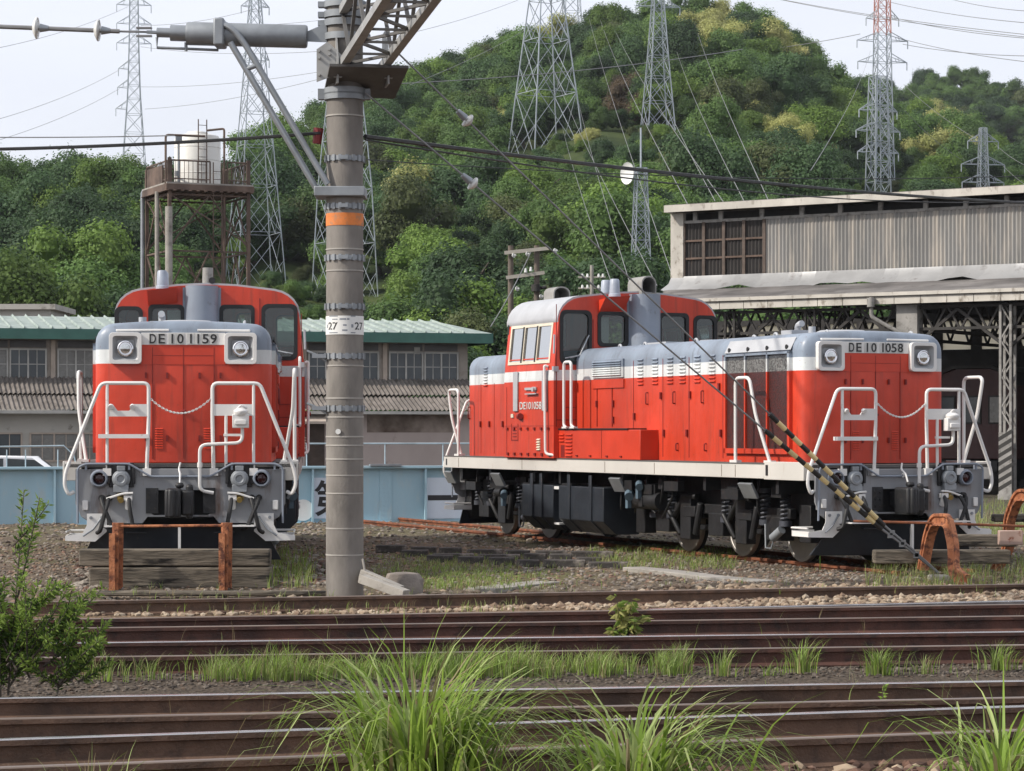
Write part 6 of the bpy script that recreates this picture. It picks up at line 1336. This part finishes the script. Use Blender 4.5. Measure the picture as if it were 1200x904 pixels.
for _ in range(900):
    u_, v_ = gg.normal(530, 55), gg.uniform(652, 692); c = G(u_, v_, -.06); it += tuft(c, 5, .1, .10, 1.1, .008, [.18,.25,.22,.35], gg)
for _ in range(420): c = G(gg.uniform(690,860), gg.uniform(646,668), -.06); it += tuft(c, 5, .1, .14, 1., .008, [.22,.22,.2,.36], gg)
for _ in range(420): c = G(gg.uniform(1015,1230), gg.uniform(655,690), -.06); it += tuft(c, 5, .12, .22, .9, .007, [.15,.25,.35,.25], gg)
for _ in range(150): c = G(gg.uniform(312,365), gg.uniform(650,690), -.06); it += tuft(c, 3, .08, .28, .6, .008, [.4,.2,.1,.3], gg)
for _ in range(150): c = G(gg.uniform(170,620), gg.uniform(698,720), -.12); it += tuft(c, 3, .06, .13, .9, .006, [.2,.35,.25,.2], gg)
for _ in range(420): c = G(gg.uniform(1140,1260), gg.uniform(590,640), -.06); it += tuft(c, 5, .15, .3, .9, .008, [.2,.3,.3,.2], gg)
for _ in range(160): c = G(gg.uniform(100,1200), gg.uniform(655,700), -.06); it += tuft(c, 3, .06, .12, .9, .007, [.2,.2,.3,.3], gg)
tag(blades('yard_grass', it, GM), kind='stuff')
it = []
for _ in range(70): c = G(gg.uniform(200,1200), gg.uniform(720,870), -.15); it += tuft(c, 2, .03, .26, .5, .005, [.15,.2,.55,.1], gg)
tag(blades('dry_stalks', it, GM), kind='stuff')
def leafy(name, parent, pts, size, mats, gg, ratio=.32, droop=0.):
    vs, fs, mi = [], [], []
    for (p, d, m_) in pts:
        d = (Vector(d)+Vector((gg.normal(0,.25),gg.normal(0,.25),gg.normal(0,.25)-droop))).normalized(); s = d.cross(Vector((gg.normal(),gg.normal(),gg.normal()))).normalized()*size*ratio*gg.uniform(.7,1.2); l = d*size*gg.uniform(.7,1.3); p = Vector(p); b = len(vs); nrm = s.cross(l).normalized()*size*.12
        vs += [tuple(p), tuple(p+l*.5+s-nrm*0), tuple(p+l), tuple(p+l*.5-s), tuple(p+l*.5-nrm)]; fs += [(b,b+1,b+4),(b+1,b+2,b+4),(b+2,b+3,b+4),(b+3,b,b+4)]; mi += [m_]*4
    return raw(name, vs, fs, mats, parent, mi)
LB = [leafmat('shrub_dark', (.075,.15,.035), (.13,.22,.05), .35), leafmat('shrub_bright', (.24,.37,.07), (.36,.48,.11), .45), leafmat('sapling_yellow', (.40,.42,.12), (.55,.50,.20), .4)]
c = P(28,V0,17.5); sb_ = thing('evergreen_shrub', 'bushy dark evergreen shrub with bright tips at the left edge', 'shrub', (c.x, 17.5, -.17)); m = MB(); pts = []; kx = 17.5/F
def sp(u_, v_, y_=0): return Vector(((u_-28)*kx, y_, H-(v_-V0)*kx+.17))
br = [(10,815,22,575,30,.5)]
for i in range(80):
    u0 = gg.uniform(-70, 85); v0 = gg.uniform(750, 818); a = gg.normal(20 if u0 > 10 else 0, 40); br.append((u0, v0, u0+a+gg.uniform(0,18), v0-gg.uniform(30, 105)*(1.15 if u0 < 40 else .7), gg.uniform(-30, 30), gg.uniform(.3, 1)))
br += [(40,760,105,705,0,1),(60,740,112,690,10,1),(10,740,75,682,0,1),(20,720,85,683,10,1),(60,770,120,762,-10,1),(20,700,55,582,0,.6),(14,640,60,590,0,.6),(14,650,40,625,-5,.6),(90,800,128,775,0,1),(0,700,-30,650,0,1)]
for (u0, v0, u1, v1, yb, dens) in br:
    a, b = sp(u0, v0, gg.uniform(-.15,.15)), sp(min(u1,128), v1, yb/100+gg.uniform(-.3,.3)); mid = (a+b)/2+Vector((0,0,-.03)); path = [a*(1-t)**2+mid*2*t*(1-t)+b*t*t for t in np.linspace(0,1,9)]
    m.tube(path, [.009-.0008*i for i in range(9)], 5); ln = (b-a).length; n = int(ln*190*dens)+14
    for q in range(n):
        t = .12+.88*(q/n); i = min(7, int(t*8)); p = path[i]+(path[i+1]-path[i])*(t*8-i); d = (path[i+1]-path[i]).normalized(); an = gg.uniform(0,6.28); side = d.orthogonal().normalized(); side = Matrix.Rotation(an,3,d) @ side
        pts.append((p, d*.55+side*.9, 1 if gg.random() < .42+.55*t**2 else 0))
m.build('stem', M_bark, sb_); leafy('foliage', sb_, pts, .056, LB, gg, .15)
c = G(733,752,-.15); sp_ = thing('sapling', 'small yellow green leafy sapling growing between the dark rails', 'sapling', c); m = MB(); pts = []
for i in range(15):
    zq = gg.uniform(.10,.44); b = Vector((gg.uniform(-.19,.24)*(1.15-zq*1.7), gg.uniform(-.1,.1), zq)); m.tube([(0,0,0), b*.5+Vector((0,0,.05)), b], [.006,.004,.002], 5)
    for q in range(13): t = gg.uniform(.35,1.05); pts.append((b*t+Vector((0,0,.05*(1-t))), (gg.normal(0,.8),gg.normal(0,.8),gg.uniform(-.5,.5)), 2 if gg.random() < .6 else 1))
m.build('stem', M_bark, sp_); leafy('leaves', sp_, pts, .10, LB, gg, .26, .35)
c = G(1205,650,-.05); sp_ = thing('leafy_weed', 'light green leafy weed leaning in at the right edge by the bent rail', 'weed', c+Vector((0,-3.2,0))); m = MB(); pts = []
for i in range(10):
    b = Vector((gg.uniform(-.45,.3), gg.uniform(-.15,.15), gg.uniform(.35,.72))); m.tube([(.15,0,0), b*.5+Vector((0,0,.1)), b], [.006,.004,.002], 5)
    for q in range(18): t = gg.uniform(.4,1.05); pts.append((b*t+Vector((0,0,.1*(1-t))), (gg.normal(0,.8),gg.normal(0,.5),gg.uniform(-.2,.5)), 1 if gg.random() < .8 else 2))
m.build('stem', M_bark, sp_); leafy('leaves', sp_, pts, .06, LB, gg, .22, .1)
c = G(1025,829,-.15); sp_ = thing('small_weed', 'tiny green weed growing against the bright topped rail', 'weed', c+Vector((0,-.35,0))); pts = []; m = MB(); m.tube([(0,0,0),(.01,0,.2)],.003,5)
for q in range(30): pts.append(((.01*q/30,0,.03+.16*q/30), (gg.normal(),gg.normal()*.4,.4), 1))
m.build('stem', M_bark, sp_); leafy('leaves', sp_, pts, .035, LB, gg, .25)
c = G(961,668,-.05); sp_ = thing('lupin', 'single pale blue flower spike standing in the gravel before the locomotive', 'flower', c); m = MB(); m.tube([(0,0,0),(0,0,.22)],.006,5); m.build('stem', LB[0], sp_); m = MB(); m.lathe([(.0,.2),(.035,.21),(.03,.28),(.012,.34),(0,.35)], n=9); m.build('flower_head', mat('flower_blue',(.30,.36,.55),.7,var=.3,scale=40), sp_)

# ---------------------------------------------------------------- the air between here and the hill
m = MB(); m.box(-1600,1600,-60,3200,-3,125); hz = m.build('haze', [], smooth=0); tag(hz, kind='stuff')
M_haze = bpy.data.materials.new('haze_air'); M_haze.use_nodes = True; t = M_haze.node_tree; t.nodes.clear()
pv = t.nodes.new('ShaderNodeVolumePrincipled'); pv.inputs['Color'].default_value = (.88,.92,1,1); pv.inputs['Density'].default_value = .00010; pv.inputs['Anisotropy'].default_value = .2
ou = t.nodes.new('ShaderNodeOutputMaterial'); t.links.new(pv.outputs[0], ou.inputs['Volume']); hz.data.materials.append(M_haze)
